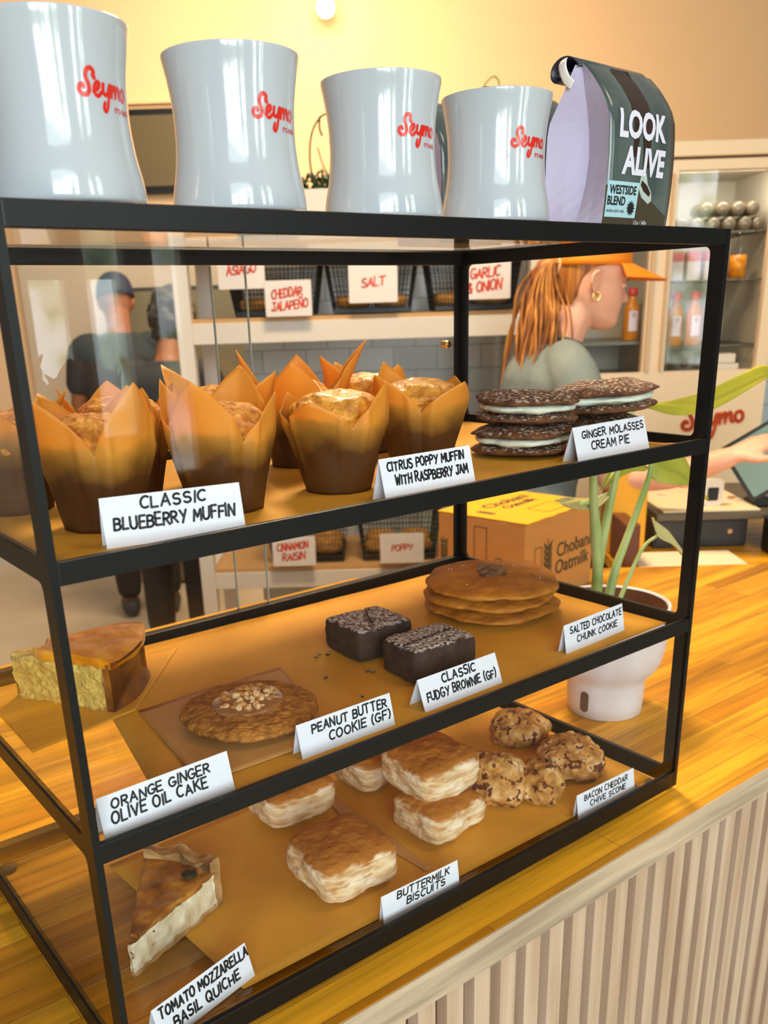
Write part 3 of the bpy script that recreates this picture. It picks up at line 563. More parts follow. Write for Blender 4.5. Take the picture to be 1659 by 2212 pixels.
# ================================================================ PASTRIES
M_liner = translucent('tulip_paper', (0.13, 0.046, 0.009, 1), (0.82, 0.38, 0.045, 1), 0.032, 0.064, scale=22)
M_crumb = noisy('muffin_crumb', [(0.3, (0.22, 0.06, 0.006, 1)), (0.5, (0.52, 0.19, 0.018, 1)), (0.72, (0.80, 0.40, 0.07, 1))], scale=110, detail=8, rough=0.75, bump=1.0, bd=0.004, bscale=160)
M_crumbg = noisy('glazed_crumb', [(0.3, (0.36, 0.12, 0.010, 1)), (0.55, (0.68, 0.29, 0.025, 1)), (0.8, (0.82, 0.48, 0.12, 1))], scale=80, detail=7, rough=0.45, bump=1.0, bd=0.003, bscale=140, coat=0.25, spots=(75, 0.68, (0.80, 0.72, 0.55, 1)))
def muffin(x, y, rz, rt, hgt, seed, label, grp, glaze=False, z=Z1):
    t = empty('muffin', (x, y, z + 0.0008), label, 'muffin', grp, rz); rnd = random.Random(seed)
    r0 = 0.0285; pk = [hgt + rnd.uniform(-0.012, 0.008) for _ in range(4)]; ln = [rnd.uniform(-0.2, 0.55) for _ in range(4)]; tw = [rnd.uniform(-0.35, 0.35) for _ in range(4)]
    nT, nZ = 120, 22
    def fn(a, b):
        th = 2 * PI * a; q = (a * 4) % 4; k = int(q) % 4; f = q - int(q)
        tri = 1 - abs(2 * f - 1); tri = tri ** 0.72
        top = 0.056 + (pk[k] - 0.056) * tri
        z_ = b * top; zz = min(z_, 0.058) / 0.058
        r = r0 + (rt - r0) * zz ** 1.15
        if z_ > 0.058: r += (z_ - 0.058) * (0.18 + ln[k] * 0.7) * tri
        side = math.cos((f - 0.5) * PI / 2); r *= 1 - 0.06 * zz + 0.07 * (1 / max(side, 0.72) - 1) * zz * (1 if z_ < 0.058 else 0.3)
        fold = max(0, 1 - abs(f - 0.0) * 9) + max(0, 1 - abs(f - 1.0) * 9); r -= 0.0042 * fold * zz
        fold2 = max(0, 1 - abs(f - 0.16) * 14) + max(0, 1 - abs(f - 0.84) * 14); r += 0.0020 * fold2 * zz
        r += 0.0016 * noise.noise(Vector((math.cos(th) * 2.2, math.sin(th) * 2.2, z_ * 40 + seed)))
        tt = th + tw[k] * max(0, z_ - 0.055) * 4
        return Vector((r * math.cos(tt), r * math.sin(tt), z_))
    V, F = grid(nT, nZ, fn)
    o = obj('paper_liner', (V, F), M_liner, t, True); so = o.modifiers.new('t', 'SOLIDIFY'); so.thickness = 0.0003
    def ex(q, v):
        rr = math.hypot(q.x, q.y) / (rt * 0.95)
        return q
    V, F = blob((rt * 0.80, rt * 0.84, 0.028), 2.2, 5, 0.006, 40, seed)
    V = [Vector((v.x, v.y, v.z * 0.74 + 0.039)) for v in V]
    obj('muffin_top', (V, F), M_crumbg if glaze else M_crumb, t, True)
    obj('muffin_body', lathe([(0.0002, 0.0006), (r0 - 0.004, 0.0006), (r0 + (rt - r0) * 0.5 - 0.007, 0.030), (r0 + (rt - r0) * 0.75 - 0.009, 0.046), (0.0002, 0.047)], 32, cap0=False), M_crumb, t, True)
    return t
BG = 'blueberry muffins in tulip papers at the left of the top shelf'; CGp = 'citrus poppy muffins in tulip papers at the middle of the top shelf'
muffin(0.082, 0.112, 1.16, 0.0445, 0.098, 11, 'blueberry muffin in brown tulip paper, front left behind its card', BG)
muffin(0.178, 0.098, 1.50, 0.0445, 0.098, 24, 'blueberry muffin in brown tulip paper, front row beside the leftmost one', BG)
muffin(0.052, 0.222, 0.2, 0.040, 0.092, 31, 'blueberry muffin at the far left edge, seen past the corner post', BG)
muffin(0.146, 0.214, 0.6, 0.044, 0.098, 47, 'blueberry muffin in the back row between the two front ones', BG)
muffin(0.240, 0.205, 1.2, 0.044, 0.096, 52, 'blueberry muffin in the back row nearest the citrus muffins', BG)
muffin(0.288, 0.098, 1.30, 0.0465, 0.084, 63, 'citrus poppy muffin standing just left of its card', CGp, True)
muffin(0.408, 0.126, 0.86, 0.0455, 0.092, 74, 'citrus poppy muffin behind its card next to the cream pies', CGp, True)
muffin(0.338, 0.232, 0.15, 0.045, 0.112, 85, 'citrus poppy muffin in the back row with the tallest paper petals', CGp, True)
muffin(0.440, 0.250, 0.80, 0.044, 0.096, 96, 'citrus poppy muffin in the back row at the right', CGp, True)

M_pie = noisy('molasses_cookie', [(0.35, (0.08, 0.026, 0.010, 1)), (0.7, (0.21, 0.080, 0.028, 1))], scale=60, detail=7, rough=0.8, bump=1.0, bd=0.003, bscale=90, nrm=((0.78, 0.68, 0.58, 1), 0.98, 1.35, 260, 2.2))
M_cream2 = noisy('cream_filling', [(0.3, s(214, 214, 190)), (0.7, s(232, 236, 222))], scale=20, rough=0.5, bump=0.4, bd=0.003, bscale=30)
def cream_pie(x, y, z, r, rx, ry, rz, seed, label):
    t = empty('cream_pie', (x, y, z), label, 'cream pie', 'ginger molasses cream pies stacked in two pairs'); t.rotation_euler = (rx, ry, rz)
    for nm, zz, sd in (('lower_cookie', 0.0, 1), ('upper_cookie', 0.0168, 2)):
        V, F = blob((r * (1.03 if sd == 2 else 1), r, 0.0062), 2.6, 5, 0.0024, 50, seed + sd, pz=2.3)
        V = [Vector((v.x, v.y, zz + v.z * (0.85 + 0.25 * noise.noise(Vector((v.x * 25, v.y * 25, seed)))) + (0.0035 * (1 - (v.x ** 2 + v.y ** 2) / r ** 2) if sd == 2 else 0))) for v in V]
        obj(nm, (V, F), M_pie, t, True)
    V, F = blob((r * 0.94, r * 0.94, 0.0080), 2.5, 5, 0.004, 32, seed + 5, pz=2.6)
    obj('cream_filling', ([Vector((v.x, v.y, v.z * 0.75 + 0.0085)) for v in V], F), M_cream2, t, True)
cream_pie(0.534, 0.112, Z1 + 0.001, 0.0490, 0, 0, 0.3, 3, 'powdered chocolate cream pie at the bottom of the left stack, next to the citrus muffins')
cream_pie(0.540, 0.114, Z1 + 0.0318, 0.0500, 0.02, 0.0, 1.0, 4, 'powdered chocolate cream pie resting on top of the left stack')
cream_pie(0.640, 0.100, Z1 + 0.001, 0.0460, 0, 0, 0.7, 5, 'powdered chocolate cream pie at the bottom of the right stack, behind its card')
cream_pie(0.633, 0.090, Z1 + 0.0350, 0.0550, -0.02, 0.06, 2.0, 6, 'tilted powdered chocolate cream pie on top of the right stack, highest of the four')

# --- middle shelf
M_cake = noisy('cake_crumb', [(0.3, (0.50, 0.30, 0.04, 1)), (0.7, (0.86, 0.62, 0.16, 1))], scale=170, detail=8, rough=0.85, bump=1.0, bd=0.003, bscale=260)
M_caketop = noisy('orange_glaze', [(0.3, (0.55, 0.14, 0.008, 1)), (0.6, (0.85, 0.34, 0.012, 1)), (0.8, (0.88, 0.45, 0.03, 1))], scale=35, rough=0.32, bump=0.6, bd=0.003, bscale=60, coat=0.25, dist=1.2)
M_cakecr = noisy('cake_crust', [(0.3, (0.09, 0.025, 0.005, 1)), (0.7, (0.34, 0.12, 0.015, 1))], scale=40, rough=0.4, bump=0.6, bd=0.003)
def wedge(tip, R, L, a0, a1, z0, zf, na=24, nb=16, nh=8, amp=0.001, sc_=60, seed=0, edge=0):
    tip, R, L = Vector((*tip, 0)), Vector((*R, 0)), Vector((*L, 0)); dr, dl = R - tip, L - tip
    aR, aL = math.atan2(dr.y, dr.x), math.atan2(dl.y, dl.x); ring = []
    for i in range(nb): ring.append((i / nb, 0))
    for i in range(nh): ring.append((1, i / nh))
    for i in range(nb): ring.append((1 - i / nb, 1))
    for i in range(nh): ring.append((0, 1 - i / nh))
    V, F = [], []; n = len(ring)
    for ia in range(na + 1):
        a = a0 + (a1 - a0) * ia / na
        for (b, c) in ring:
            an = aR + (aL - aR) * b; ln = dr.length * (1 - b) + dl.length * b
            p = tip + Vector((math.cos(an), math.sin(an), 0)) * ln * a; p.z = z0 + (zf(a, b) - z0) * c
            nv = Vector((noise.fractal(p * sc_ + Vector((seed, 0, 0)), 1, 2, 3), noise.fractal(p * sc_ + Vector((0, seed, 9)), 1, 2, 3), noise.fractal(p * sc_ + Vector((5, 0, seed)), 1, 2, 3)))
            if c == 0: nv.z = 0
            V.append(p + nv * amp)
    for i in range(na):
        for k in range(n): F.append([i * n + k, i * n + (k + 1) % n, (i + 1) * n + (k + 1) % n, (i + 1) * n + k])
    for base, rev in ((0, True), (na * n, False)):
        cc = sum((V[base + k] for k in range(n)), Vector()) / n; V.append(cc); ci = len(V) - 1
        for k in range(n): F.append(([base + k, base + (k + 1) % n, ci]) if rev else ([ci, base + (k + 1) % n, base + k]))
    return V, F
z = Z2 + 0.0018
ck = empty('cake_slice', (0.10, 0.28, z), 'wedge of yellow orange ginger cake with glossy orange top, behind the left post', 'cake slice')
T_, R_, L_ = (0.046, 0.318), (0.106, 0.214), (0.178, 0.302)
child('crumb', wedge(T_, R_, L_, 0.05, 0.93, z, lambda a, b: z + 0.044, amp=0.0035, sc_=75, seed=3, na=40, nb=24, nh=16), M_cake, ck, True)
child('outer_crust', wedge(T_, R_, L_, 0.925, 1.0, z, lambda a, b: z + 0.047, na=6, amp=0.0016, sc_=50, seed=4), M_cakecr, ck, True)
child('orange_topping', wedge(T_, (R_[0] + .001, R_[1] - .001), L_, 0.30, 1.005, z + 0.043, lambda a, b: z + 0.0525 - 0.003 * max(0, (a - .85) / .15) ** 2, amp=0.0016, sc_=40, seed=5, na=30), M_caketop, ck, True)
M_cookie = noisy('cookie_dough', [(0.3, (0.22, 0.075, 0.010, 1)), (0.55, (0.46, 0.185, 0.025, 1)), (0.75, (0.62, 0.29, 0.055, 1))], scale=90, detail=8, rough=0.8, bump=1.0, bd=0.006, bscale=120, dist=0.8)
M_saltc = noisy('salted_cookie', [(0.3, (0.30, 0.095, 0.008, 1)), (0.7, (0.58, 0.22, 0.02, 1))], scale=30, detail=6, rough=0.6, bump=0.6, bd=0.003, bscale=60, spots=(210, 0.76, (0.9, 0.82, 0.68, 1)))
M_choc = mat('chocolate', (0.11, 0.040, 0.016, 1), 0.35, bump=0.4, bscale=60)
M_pbglz = mat('nut_glaze', (0.30, 0.135, 0.05, 1), 0.25, coat=0.4, bump=0.3, bscale=60)
M_nut = noisy('chopped_nut', [(0.3, (0.55, 0.25, 0.07, 1)), (0.7, (0.92, 0.70, 0.40, 1))], scale=90, rough=0.6)
def disc(r, h, seed, amp=0.002, sc_=55, p=2.4, dome=0.0, ell=1.0):
    V, F = blob((r, r * ell, h / 2), p, 6, amp, sc_, seed, pz=2.4)
    return [Vector((v.x, v.y, v.z + dome * max(0, 1 - (v.x ** 2 + v.y ** 2) / r ** 2) if v.z > h * .4 else v.z)) for v in V], F
pb = empty('cookie', (0.1935, 0.1175, Z2 + 0.0022), 'single peanut butter cookie topped with chopped nuts on a parchment square', 'cookie', None, 0.3)
obj('cookie_base', disc(0.0605, 0.0155, 8, 0.0022, 95, p=2.1), M_cookie, pb, True)
V, F = blob((0.034, 0.030, 0.004), 2.2, 5, 0.003, 40, 9); obj('caramel_glaze', ([v + Vector((0.002, 0.003, 0.0112)) for v in V], F), M_pbglz, pb, True)
rnd = random.Random(5)
NUT = []
for k in range(4):
    V, F = blob((0.0040, 0.0030, 0.0028), 2.5, 2, 0.0012, 300, k * 3 + 1, pz=2.5); me = bpy.data.meshes.new('nut_piece'); me.from_pydata([tuple(v) for v in V], [], F); me.update(); me.materials.append(M_nut if k % 2 else mat('caramel_nut', (0.50, 0.21, 0.05, 1), 0.35)); NUT.append(me)
for k in range(64):
    a = rnd.uniform(0, 2 * PI); r = 0.029 * math.sqrt(rnd.random()); lay = 0.0045 * (1 - r / 0.029) * rnd.random() * 2
    o = bpy.data.objects.new('nut_piece', NUT[k % 4]); C.objects.link(o); o.parent = pb; o.location = (0.002 + r * math.cos(a), 0.003 + r * 0.8 * math.sin(a), 0.0172 + lay); o.rotation_euler = (rnd.uniform(-.5, .5), rnd.uniform(-.5, .5), rnd.uniform(0, 6)); sk = rnd.uniform(0.6, 1.1); o.scale = (sk, sk, sk)
zz = Z2 + 0.0012
for k, (dx, dy, lb) in enumerate([(0.0, 0.0, 'salted chocolate chunk cookie at the bottom of the stack of three'), (-0.003, 0.002, 'salted chocolate chunk cookie in the middle of the stack of three'), (0.0015, 0.001, 'salted chocolate chunk cookie on top of the stack, with a chocolate patch')]):
    ck2 = empty('cookie', (0.572 + dx, 0.188 + dy, zz + k * 0.0136), lb, 'cookie', 'stacked salted chocolate chunk cookies', 0.4 * k)
    obj('cookie_base', disc(0.0765 - 0.0015 * (k == 1), 0.0158, 20 + k, 0.0036, 34, dome=0.002), M_saltc, ck2, True)
    if k == 2:
        vf = blob((0.025, 0.017, 0.0022), 3, 5, 0.003, 60, 33); o = obj('chocolate_chunk', ([v + Vector((0.004, 0.002, 0.0170)) for v in vf[0]], vf[1]), M_choc, ck2, True)
        rnd = random.Random(8); fl = []
        for j in range(34):
            a = rnd.uniform(0, 6.28); r = 0.058 * math.sqrt(rnd.random()); b_ = blob((0.0007, 0.0006, 0.0004), 3, 2, 0.0002, 500, j); fl.append(([v + Vector((r * math.cos(a), r * math.sin(a), 0.0174)) for v in b_[0]], b_[1]))
        tag(obj('salt_flakes', join(*fl), mat('salt', (0.9, 0.85, 0.76, 1), 0.4), ck2), None, None, None, 'stuff')
M_brown = noisy('brownie', [(0.3, (0.022, 0.010, 0.007, 1)), (0.7, (0.060, 0.028, 0.018, 1))], scale=50, detail=7, rough=0.75, bump=1.0, bd=0.0015, bscale=160, nrm=((0.72, 0.66, 0.62, 1), 0.80, 1.25, 300, 1.8))
def brownie(x, y, rz, w_, d_, h_, seed, label, groove):
    t = empty('brownie', (x, y, Z2 + 0.0012), label, 'brownie', 'fudgy brownies', rz); gx, gy = math.cos(groove), math.sin(groove)
    def ex(q, v):
        if q.z > 0:
            dd = abs(q.x * gy - q.y * gx)
            if dd < 0.0022: q.z -= 0.0030 * (1 - dd / 0.0022) * min(1, q.z / (h_ * .5))
        return q
    obj('cake', blob((w_ / 2, d_ / 2, h_ / 2), 9, 6, 0.0009, 90, seed, pz=9, extra=ex), M_brown, t, True)
brownie(0.3825, 0.186, -0.03, 0.073, 0.068, 0.035, 41, 'dark brownie with a straight cut line and light sugar, further back of the two', 1.1)
brownie(0.392, 0.0985, -0.04, 0.081, 0.058, 0.036, 42, 'dark brownie heavily dusted with sugar, nearer the front of the two', 0.12)
rnd = random.Random(12)
cr = []
for (x, y) in [(0.332, 0.206), (0.338, 0.200), (0.450, 0.270), (0.300, 0.150), (0.342, 0.135), (0.345, 0.131), (0.30, 0.09), (0.325, 0.203)]:
    b_ = blob((rnd.uniform(.0012, .003), rnd.uniform(.001, .002), 0.001), 2.5, 2, 0.0012, 300, int(x * 999)); cr.append(([v + Vector((x, y, Z2 + 0.001)) for v in b_[0]], b_[1]))
o = obj('brownie_crumbs', join(*cr), M_brown); tag(o, 'dark crumbs scattered on the middle shelf parchment near the brownies', 'crumbs', None, 'stuff')

# --- bottom shelf
M_bisc = noisy('biscuit', [(0.3, (0.48, 0.22, 0.07, 1)), (0.47, (0.80, 0.56, 0.30, 1)), (0.65, (0.92, 0.76, 0.54, 1))], scale=30, detail=8, rough=0.8, stretch=(1, 1, 2.6), bump=1.0, bd=0.004, bscale=70, nrm=((0.44, 0.155, 0.016, 1), 0.20, 0.62, 45, 1.3))
def biscuit(x, y, z, rz, sx, sy, h, seed, label, rx=0, ry=0):
    t = blob((sx / 2, sy / 2, h / 2), 5.4, 6, 0.0050, 22, seed, pz=4.2)
    V = []
    for v in t[0]:
        lay = 0.0007 * noise.noise(Vector((v.x * 20, v.y * 20, v.z * 260 + seed))); k = 1 + lay / max(0.01, math.hypot(v.x, v.y)) * (1 if 0.1 < v.z / h < 0.85 else 0)
        V.append(Vector((v.x * k, v.y * k, v.z)))
    o = obj('biscuit', (V, t[1]), M_bisc, None, True); o.location = (x, y, z); o.rotation_euler = (rx, ry, rz)
    return tag(o, label, 'biscuit', 'buttermilk biscuits on the bottom shelf')
zb = Z3 + 0.0012
biscuit(0.302, 0.232, zb, -0.06, 0.088, 0.072, 0.045, 1, 'buttermilk biscuit at the back left, nearest the quiche')
biscuit(0.270, 0.096, zb, -0.03, 0.090, 0.086, 0.046, 2, 'buttermilk biscuit at the front, alone on the parchment by its card')
biscuit(0.410, 0.104, zb, 0.03, 0.084, 0.078, 0.042, 3, 'buttermilk biscuit underneath the stacked one')
biscuit(0.416, 0.126, zb + 0.0375, -0.05, 0.090, 0.084, 0.046, 4, 'buttermilk biscuit resting on top of the stack', 0.04, 0.02)
biscuit(0.420, 0.236, zb, 0.1, 0.080, 0.072, 0.044, 5, 'buttermilk biscuit at the back, half hidden by the stacked pair')
M_scone = noisy('scone', [(0.3, (0.22, 0.07, 0.012, 1)), (0.5, (0.56, 0.27, 0.06, 1)), (0.72, (0.84, 0.60, 0.32, 1))], scale=45, detail=8, rough=0.75, bump=1.0, bd=0.005, bscale=85, spots=[(75, 0.66, (0.58, 0.22, 0.02, 1)), (100, 0.575, (0.13, 0.030, 0.010, 1))])
def scone(x, y, rz, sx, sy, h, seed, label):
    def ex(q, v): return q + v * 0.0028 * noise.noise(q * 110 + Vector((seed, 2, 5)))
    o = obj('scone', blob((sx / 2, sy / 2, h * 0.62), 2.2, 6, 0.0060, 38, seed, flat=0.6, pz=2.0, extra=ex), M_scone, None, True); o.location = (x, y, zb); o.rotation_euler = (0, 0, rz)
    return tag(o, label, 'scone', 'bacon cheddar chive scones on the bottom shelf')
scone(0.636, 0.197, 0.3, 0.082, 0.078, 0.036, 1, 'bacon cheddar scone furthest back against the side frame')
scone(0.620, 0.097, 1.1, 0.092, 0.080, 0.038, 2, 'bacon cheddar scone at the right, behind the scone card')
scone(0.504, 0.114, 0.6, 0.072, 0.080, 0.054, 3, 'bacon cheddar scone next to the stacked biscuits')
scone(0.541, 0.080, 1.7, 0.066, 0.060, 0.040, 4, 'smaller dark edged scone leaning beside the pale one')
M_qfill = noisy('quiche_filling', [(0.3, (0.66, 0.52, 0.30, 1)), (0.7, (0.88, 0.80, 0.60, 1))], scale=60, detail=6, rough=0.6, bump=0.8, bd=0.002, bscale=120, nrm=((0.30, 0.105, 0.014, 1), 0.35, 0.7, 50, 0.6), spots=(130, 0.70, (0.12, 0.14, 0.03, 1)))
M_qtop = noisy('quiche_top', [(0.25, (0.10, 0.026, 0.006, 1)), (0.5, (0.36, 0.12, 0.014, 1)), (0.75, (0.70, 0.33, 0.05, 1))], scale=42, detail=8, rough=0.4, bump=1.0, bd=0.004, bscale=50, coat=0.3)
M_crust = noisy('pie_crust', [(0.3, (0.30, 0.14, 0.04, 1)), (0.7, (0.60, 0.36, 0.14, 1))], scale=50, detail=7, rough=0.75, bump=0.8, bd=0.003, bscale=70)
q = empty('quiche_slice', (0.11, 0.16, zb), 'slice of tomato basil quiche with browned top and pale filling, front left', 'quiche slice')
T_, R_, L_ = (0.046, 0.097), (0.158, 0.140), (0.118, 0.214)
child('filling', wedge(T_, R_, L_, 0.02, 0.93, zb + 0.004, lambda a, b: zb + 0.0355 + 0.002 * a, amp=0.0024, sc_=70, seed=6, na=36, nb=20, nh=12), M_qfill, q, True)
child('browned_top', wedge(T_, R_, L_, 0.10, 0.93, zb + 0.0350, lambda a, b: zb + 0.0395 + 0.002 * a, amp=0.0026, sc_=60, seed=7, na=36, nb=20, nh=4), M_qtop, q, True)
child('bottom_crust', wedge(T_, R_, L_, -0.0, 0.96, zb, lambda a, b: zb + 0.0055, amp=0.0016, sc_=90, seed=8), M_crust, q, True)
child('crust_rim', wedge(T_, R_, L_, 0.90, 1.01, zb, lambda a, b: zb + 0.0475 + 0.003 * math.sin(b * 14) + 0.004 * (b < 0.06), amp=0.0018, sc_=60, seed=9, na=10, nb=30), M_crust, q, True)
V, F = blob((0.0075, 0.006, 0.0016), 2.2, 4, 0.002, 200, 77); child('basil_leaf', ([v + Vector((0.130, 0.146, zb + 0.0412)) for v in V], F), mat('charred_basil', (0.012, 0.018, 0.006, 1), 0.5), q, True)
# ================================================================ THINGS BEHIND THE CASE
def cyl(p0, p1, r, n=16): return tube([p0, p1], r, n)
# --- oat milk carton
bx = empty('cardboard_box', (1.045, 0.566, ZC), 'brown cardboard carton with a bright yellow top, standing behind the case', 'cardboard box', None, 0.178)
wB, dB, hB = 0.255, 0.205, 0.172
M_kraft = mat('kraft_board', s(196, 140, 74), 0.8, bump=0.15, bscale=60); M_kink = mat('carton_print', s(70, 66, 44), 0.7); M_yel = mat('yellow_print', s(240, 172, 14), 0.6)
o = obj('carton', box(0, 0, 0, wB, dB, hB), M_kraft, bx); bev(o, 0.004, 2)
rnd = random.Random(3); ed = [(x * wB / 16, -0.0012 + rnd.uniform(-.002, .002)) for x in range(17)] + [(wB * 1.003 - rnd.uniform(0, .004), dB * k / 8) for k in range(9)] + [(wB - x * wB / 16, dB + .001) for x in range(17)] + [(-0.001 + rnd.uniform(-.002, .002), dB - dB * k / 8) for k in range(1, 8)]
obj('top_flap', xf(prism(ed, 0, 0.002), Matrix.Translation((0, 0, hB))), M_yel, bx)
def leafmark(k): return join(*[ribbon([(0, 0), (0, 0.06 * k)], 0.0015 * k)] + [curve_mesh([[(0, y * k), (sx * 0.007 * k, (y + 0.004) * k), (sx * 0.011 * k, (y + 0.013) * k), (sx * 0.003 * k, (y + 0.008) * k)]]) for y in [0.004 + 0.008 * i for i in range(6)] for sx in (-1, 1)])
fr = frame_m((0, -0.0012, 0), (1, 0, 0), (0, 0, 1)); lf = frame_m((-0.0012, dB, 0), (0, -1, 0), (0, 0, 1)); tp = frame_m((0, 0, hB + 0.0026), (1, 0, 0), (0, 1, 0))
T2 = lambda x, y: Matrix.Translation((x, y, 0))
rr_ = lambda x0, y0, x1, y1, t=0.0015: curve_mesh([[(x0, y0), (x1, y0), (x1, y1), (x0, y1)], [(x0 + t, y0 + t), (x0 + t, y1 - t), (x1 - t, y1 - t), (x1 - t, y0 + t)]])
arrow = lambda x, y: join(ribbon([(x, y), (x, y + 0.022)], 0.003), ribbon([(x - 0.006, y + 0.014), (x, y + 0.022), (x + 0.006, y + 0.014)], 0.003))
pr = [xf(text('Chobani', 0.040, 0.0004), fr @ T2(0.178, 0.086)), xf(text('Oatmilk', 0.040, 0.0004), fr @ T2(0.172, 0.052)), xf(leafmark(1.5), fr @ T2(0.078, 0.040)), xf(rr_(0.030, 0.01, 0.056, 0.120), fr),
      xf(rr_(0.088, 0.080, 0.118, 0.155), lf), xf(ribbon(arc(0.146, 0.088, 0.011, 0.011, 0, 360, 14), 0.002), lf), xf(arrow(0.176, 0.076), lf), xf(ribbon(arc(0.146, 0.088, 0.004, 0.004, 0, 360, 8), 0.002), lf), xf(leafmark(0.9), lf @ T2(0.016, 0.07)),
      xf(text('Chobani', 0.040, 0.0006, sx=1.1), tp @ T2(0.145, 0.130)), xf(text('Oatmilk', 0.030, 0.0006, sx=1.1), tp @ T2(0.145, 0.100)), xf(leafmark(0.8), tp @ T2(0.035, 0.09)), xf(rr_(0.11, 0.02, 0.19, 0.07), tp)]
obj('printing', join(*pr), M_kink, bx)

# --- potted plant
px_, py_ = 0.823, 0.204
pt = empty('potted_plant', (px_, py_, ZC), 'young long leaved plant in a white ribbed pot on the counter, right of the case', 'potted plant')
M_pot = mat('pot_white', s(226, 222, 226), 0.4)
ribs = []
prof = [(0.0002, 0), (0.050, 0), (0.0525, 0.002), (0.0535, 0.020), (0.0545, 0.047), (0.0550, 0.050), (0.0560, 0.054), (0.066, 0.066), (0.0735, 0.080), (0.0775, 0.100), (0.0800, 0.130), (0.0815, 0.158), (0.0810, 0.161), (0.0775, 0.161), (0.0765, 0.156), (0.0755, 0.145)]
n = 144; V, F = [], []
for (r, z_) in prof:
    for i in range(n):
        a = 2 * PI * i / n; rb = 0.0007 * (1 if i % 2 else -1) if 0.066 <= z_ <= 0.15 and r > 0.0635 and z_ != 0.145 else 0
        V.append(Vector(((r + rb) * math.cos(a), (r + rb) * math.sin(a), z_)))
for k in range(len(prof) - 1):
    for i in range(n): F.append([k * n + i, k * n + (i + 1) % n, (k + 1) * n + (i + 1) % n, (k + 1) * n + i])
obj('pot', (V, F), M_pot, pt, True)
obj('inner_liner', lathe([(0.0760, 0.159), (0.0755, 0.146), (0.073, 0.130)], 48, False), mat('liner_brown', s(120, 70, 44), 0.5), pt, True)
obj('soil', lathe([(0.0002, 0.139), (0.04, 0.140), (0.0745, 0.136)], 32, False), noisy('soil', [(0.3, (0.03, 0.015, 0.008, 1)), (0.7, (0.10, 0.05, 0.025, 1))], scale=150, rough=0.9, bump=1, bd=0.004), pt, True)
aw = math.atan2(CAM.y - py_, CAM.x - px_) - 0.52
sl = [(p[0], p[1]) for p in rrect(-0.0065, 0.011, 0.0065, 0.042, 0.0062)]
wv = curve_mesh([sl]); Rm = 0.0546
obj('water_gauge', ([Vector((Rm * math.cos(aw + v.x / Rm), Rm * math.sin(aw + v.x / Rm), v.y)) for v in wv[0]], wv[1]), mat('gauge_dark', s(92, 78, 72), 0.2), pt)
M_stem = noisy('stem_green', [(0.3, s(120, 150, 70)), (0.7, s(196, 204, 140))], scale=14, rough=0.45, bump=0)
M_leaf = noisy('leaf_green', [(0.3, s(104, 132, 40)), (0.7, s(190, 176, 62))], scale=9, rough=0.45, bump=0.3, stretch=(1, 1, 1))
M_leafy = noisy('leaf_yellow', [(0.3, s(150, 150, 40)), (0.7, s(196, 176, 56))], scale=9, rough=0.45, bump=0.3)
M_leafp = noisy('leaf_pale', [(0.3, s(160, 150, 80)), (0.7, s(206, 196, 140))], scale=12, rough=0.5, bump=0.3)
def w2(p): return Vector(p) - Vector((px_, py_, ZC))
def stem(pts, rads): obj('stem', tube(smoothpts([w2(p) for p in pts], 5), [rads[0] + (rads[1] - rads[0]) * i / (5 * (len(pts) - 1)) for i in range(5 * (len(pts) - 1) + 1)], 12), M_stem, pt, True)
def leaf(pts, wd, side, m, curl=0.3):
    P_ = smoothpts([w2(p) for p in pts], 6); n = len(P_); V, F = [], []; sd = Vector(side).normalized()
    for i, p in enumerate(P_):
        t = i / (n - 1); k = wd * (math.sin(PI * min(1, t * 1.02 + 0.0) ** 0.75) ** 0.9 if 0 < t < 1 else 0.02) ; tg = (P_[min(i + 1, n - 1)] - P_[max(i - 1, 0)]).normalized(); up = tg.cross(sd).normalized()
        for j in range(-4, 5): q_ = j / 4; V.append(p + sd * q_ * k + up * (abs(q_) * curl * k + 0.002 * math.sin(t * 9 + j)))
    for i in range(n - 1):
        for j in range(8): F.append([i * 9 + j, i * 9 + j + 1, (i + 1) * 9 + j + 1, (i + 1) * 9 + j])
    o = obj('leaf', (V, F), m, pt, True); so = o.modifiers.new('t', 'SOLIDIFY'); so.thickness = 0.0006
b0 = (0.798, 0.212, 0.135); b1 = (0.812, 0.205, 0.135)
stem([b0, (0.793, 0.206, 0.20), (0.775, 0.200, 0.26), (0.765, 0.2, 0.33), (0.762, 0.2, 0.40)], (0.0085, 0.0045))
stem([(0.800, 0.214, 0.135), (0.796, 0.208, 0.21), (0.802, 0.204, 0.27), (0.812, 0.2, 0.34), (0.830, 0.2, 0.41), (0.875, 0.2, 0.425)], (0.0075, 0.003))
stem([b1, (0.822, 0.2, 0.20), (0.842, 0.2, 0.24), (0.868, 0.2, 0.29), (0.884, 0.2, 0.325), (0.886, 0.2, 0.36)], (0.0070, 0.0026))
stem([(0.825, 0.200, 0.135), (0.858, 0.2, 0.19), (0.885, 0.2, 0.225), (0.915, 0.2, 0.235)], (0.0035, 0.002))
stem([(0.795, 0.206, 0.2), (0.790, 0.205, 0.25), (0.780, 0.205, 0.296), (0.765, 0.205, 0.305), (0.745, 0.205, 0.306)], (0.0035, 0.003))
sd = (0.55, 0.75, 0.35)
leaf([(0.868, 0.2, 0.418), (0.92, 0.195, 0.412), (0.99, 0.19, 0.415), (1.06, 0.185, 0.432), (1.12, 0.18, 0.446), (1.165, 0.178, 0.432), (1.175, 0.178, 0.424)], 0.0145, (0.2, 0.5, 0.9), M_leafy, 0.2)
leaf([(0.884, 0.2, 0.325), (0.905, 0.195, 0.332), (0.940, 0.19, 0.325), (0.975, 0.188, 0.303), (1.01, 0.186, 0.275)], 0.026, (0.2, 0.5, 0.9), M_leaf, 0.25)
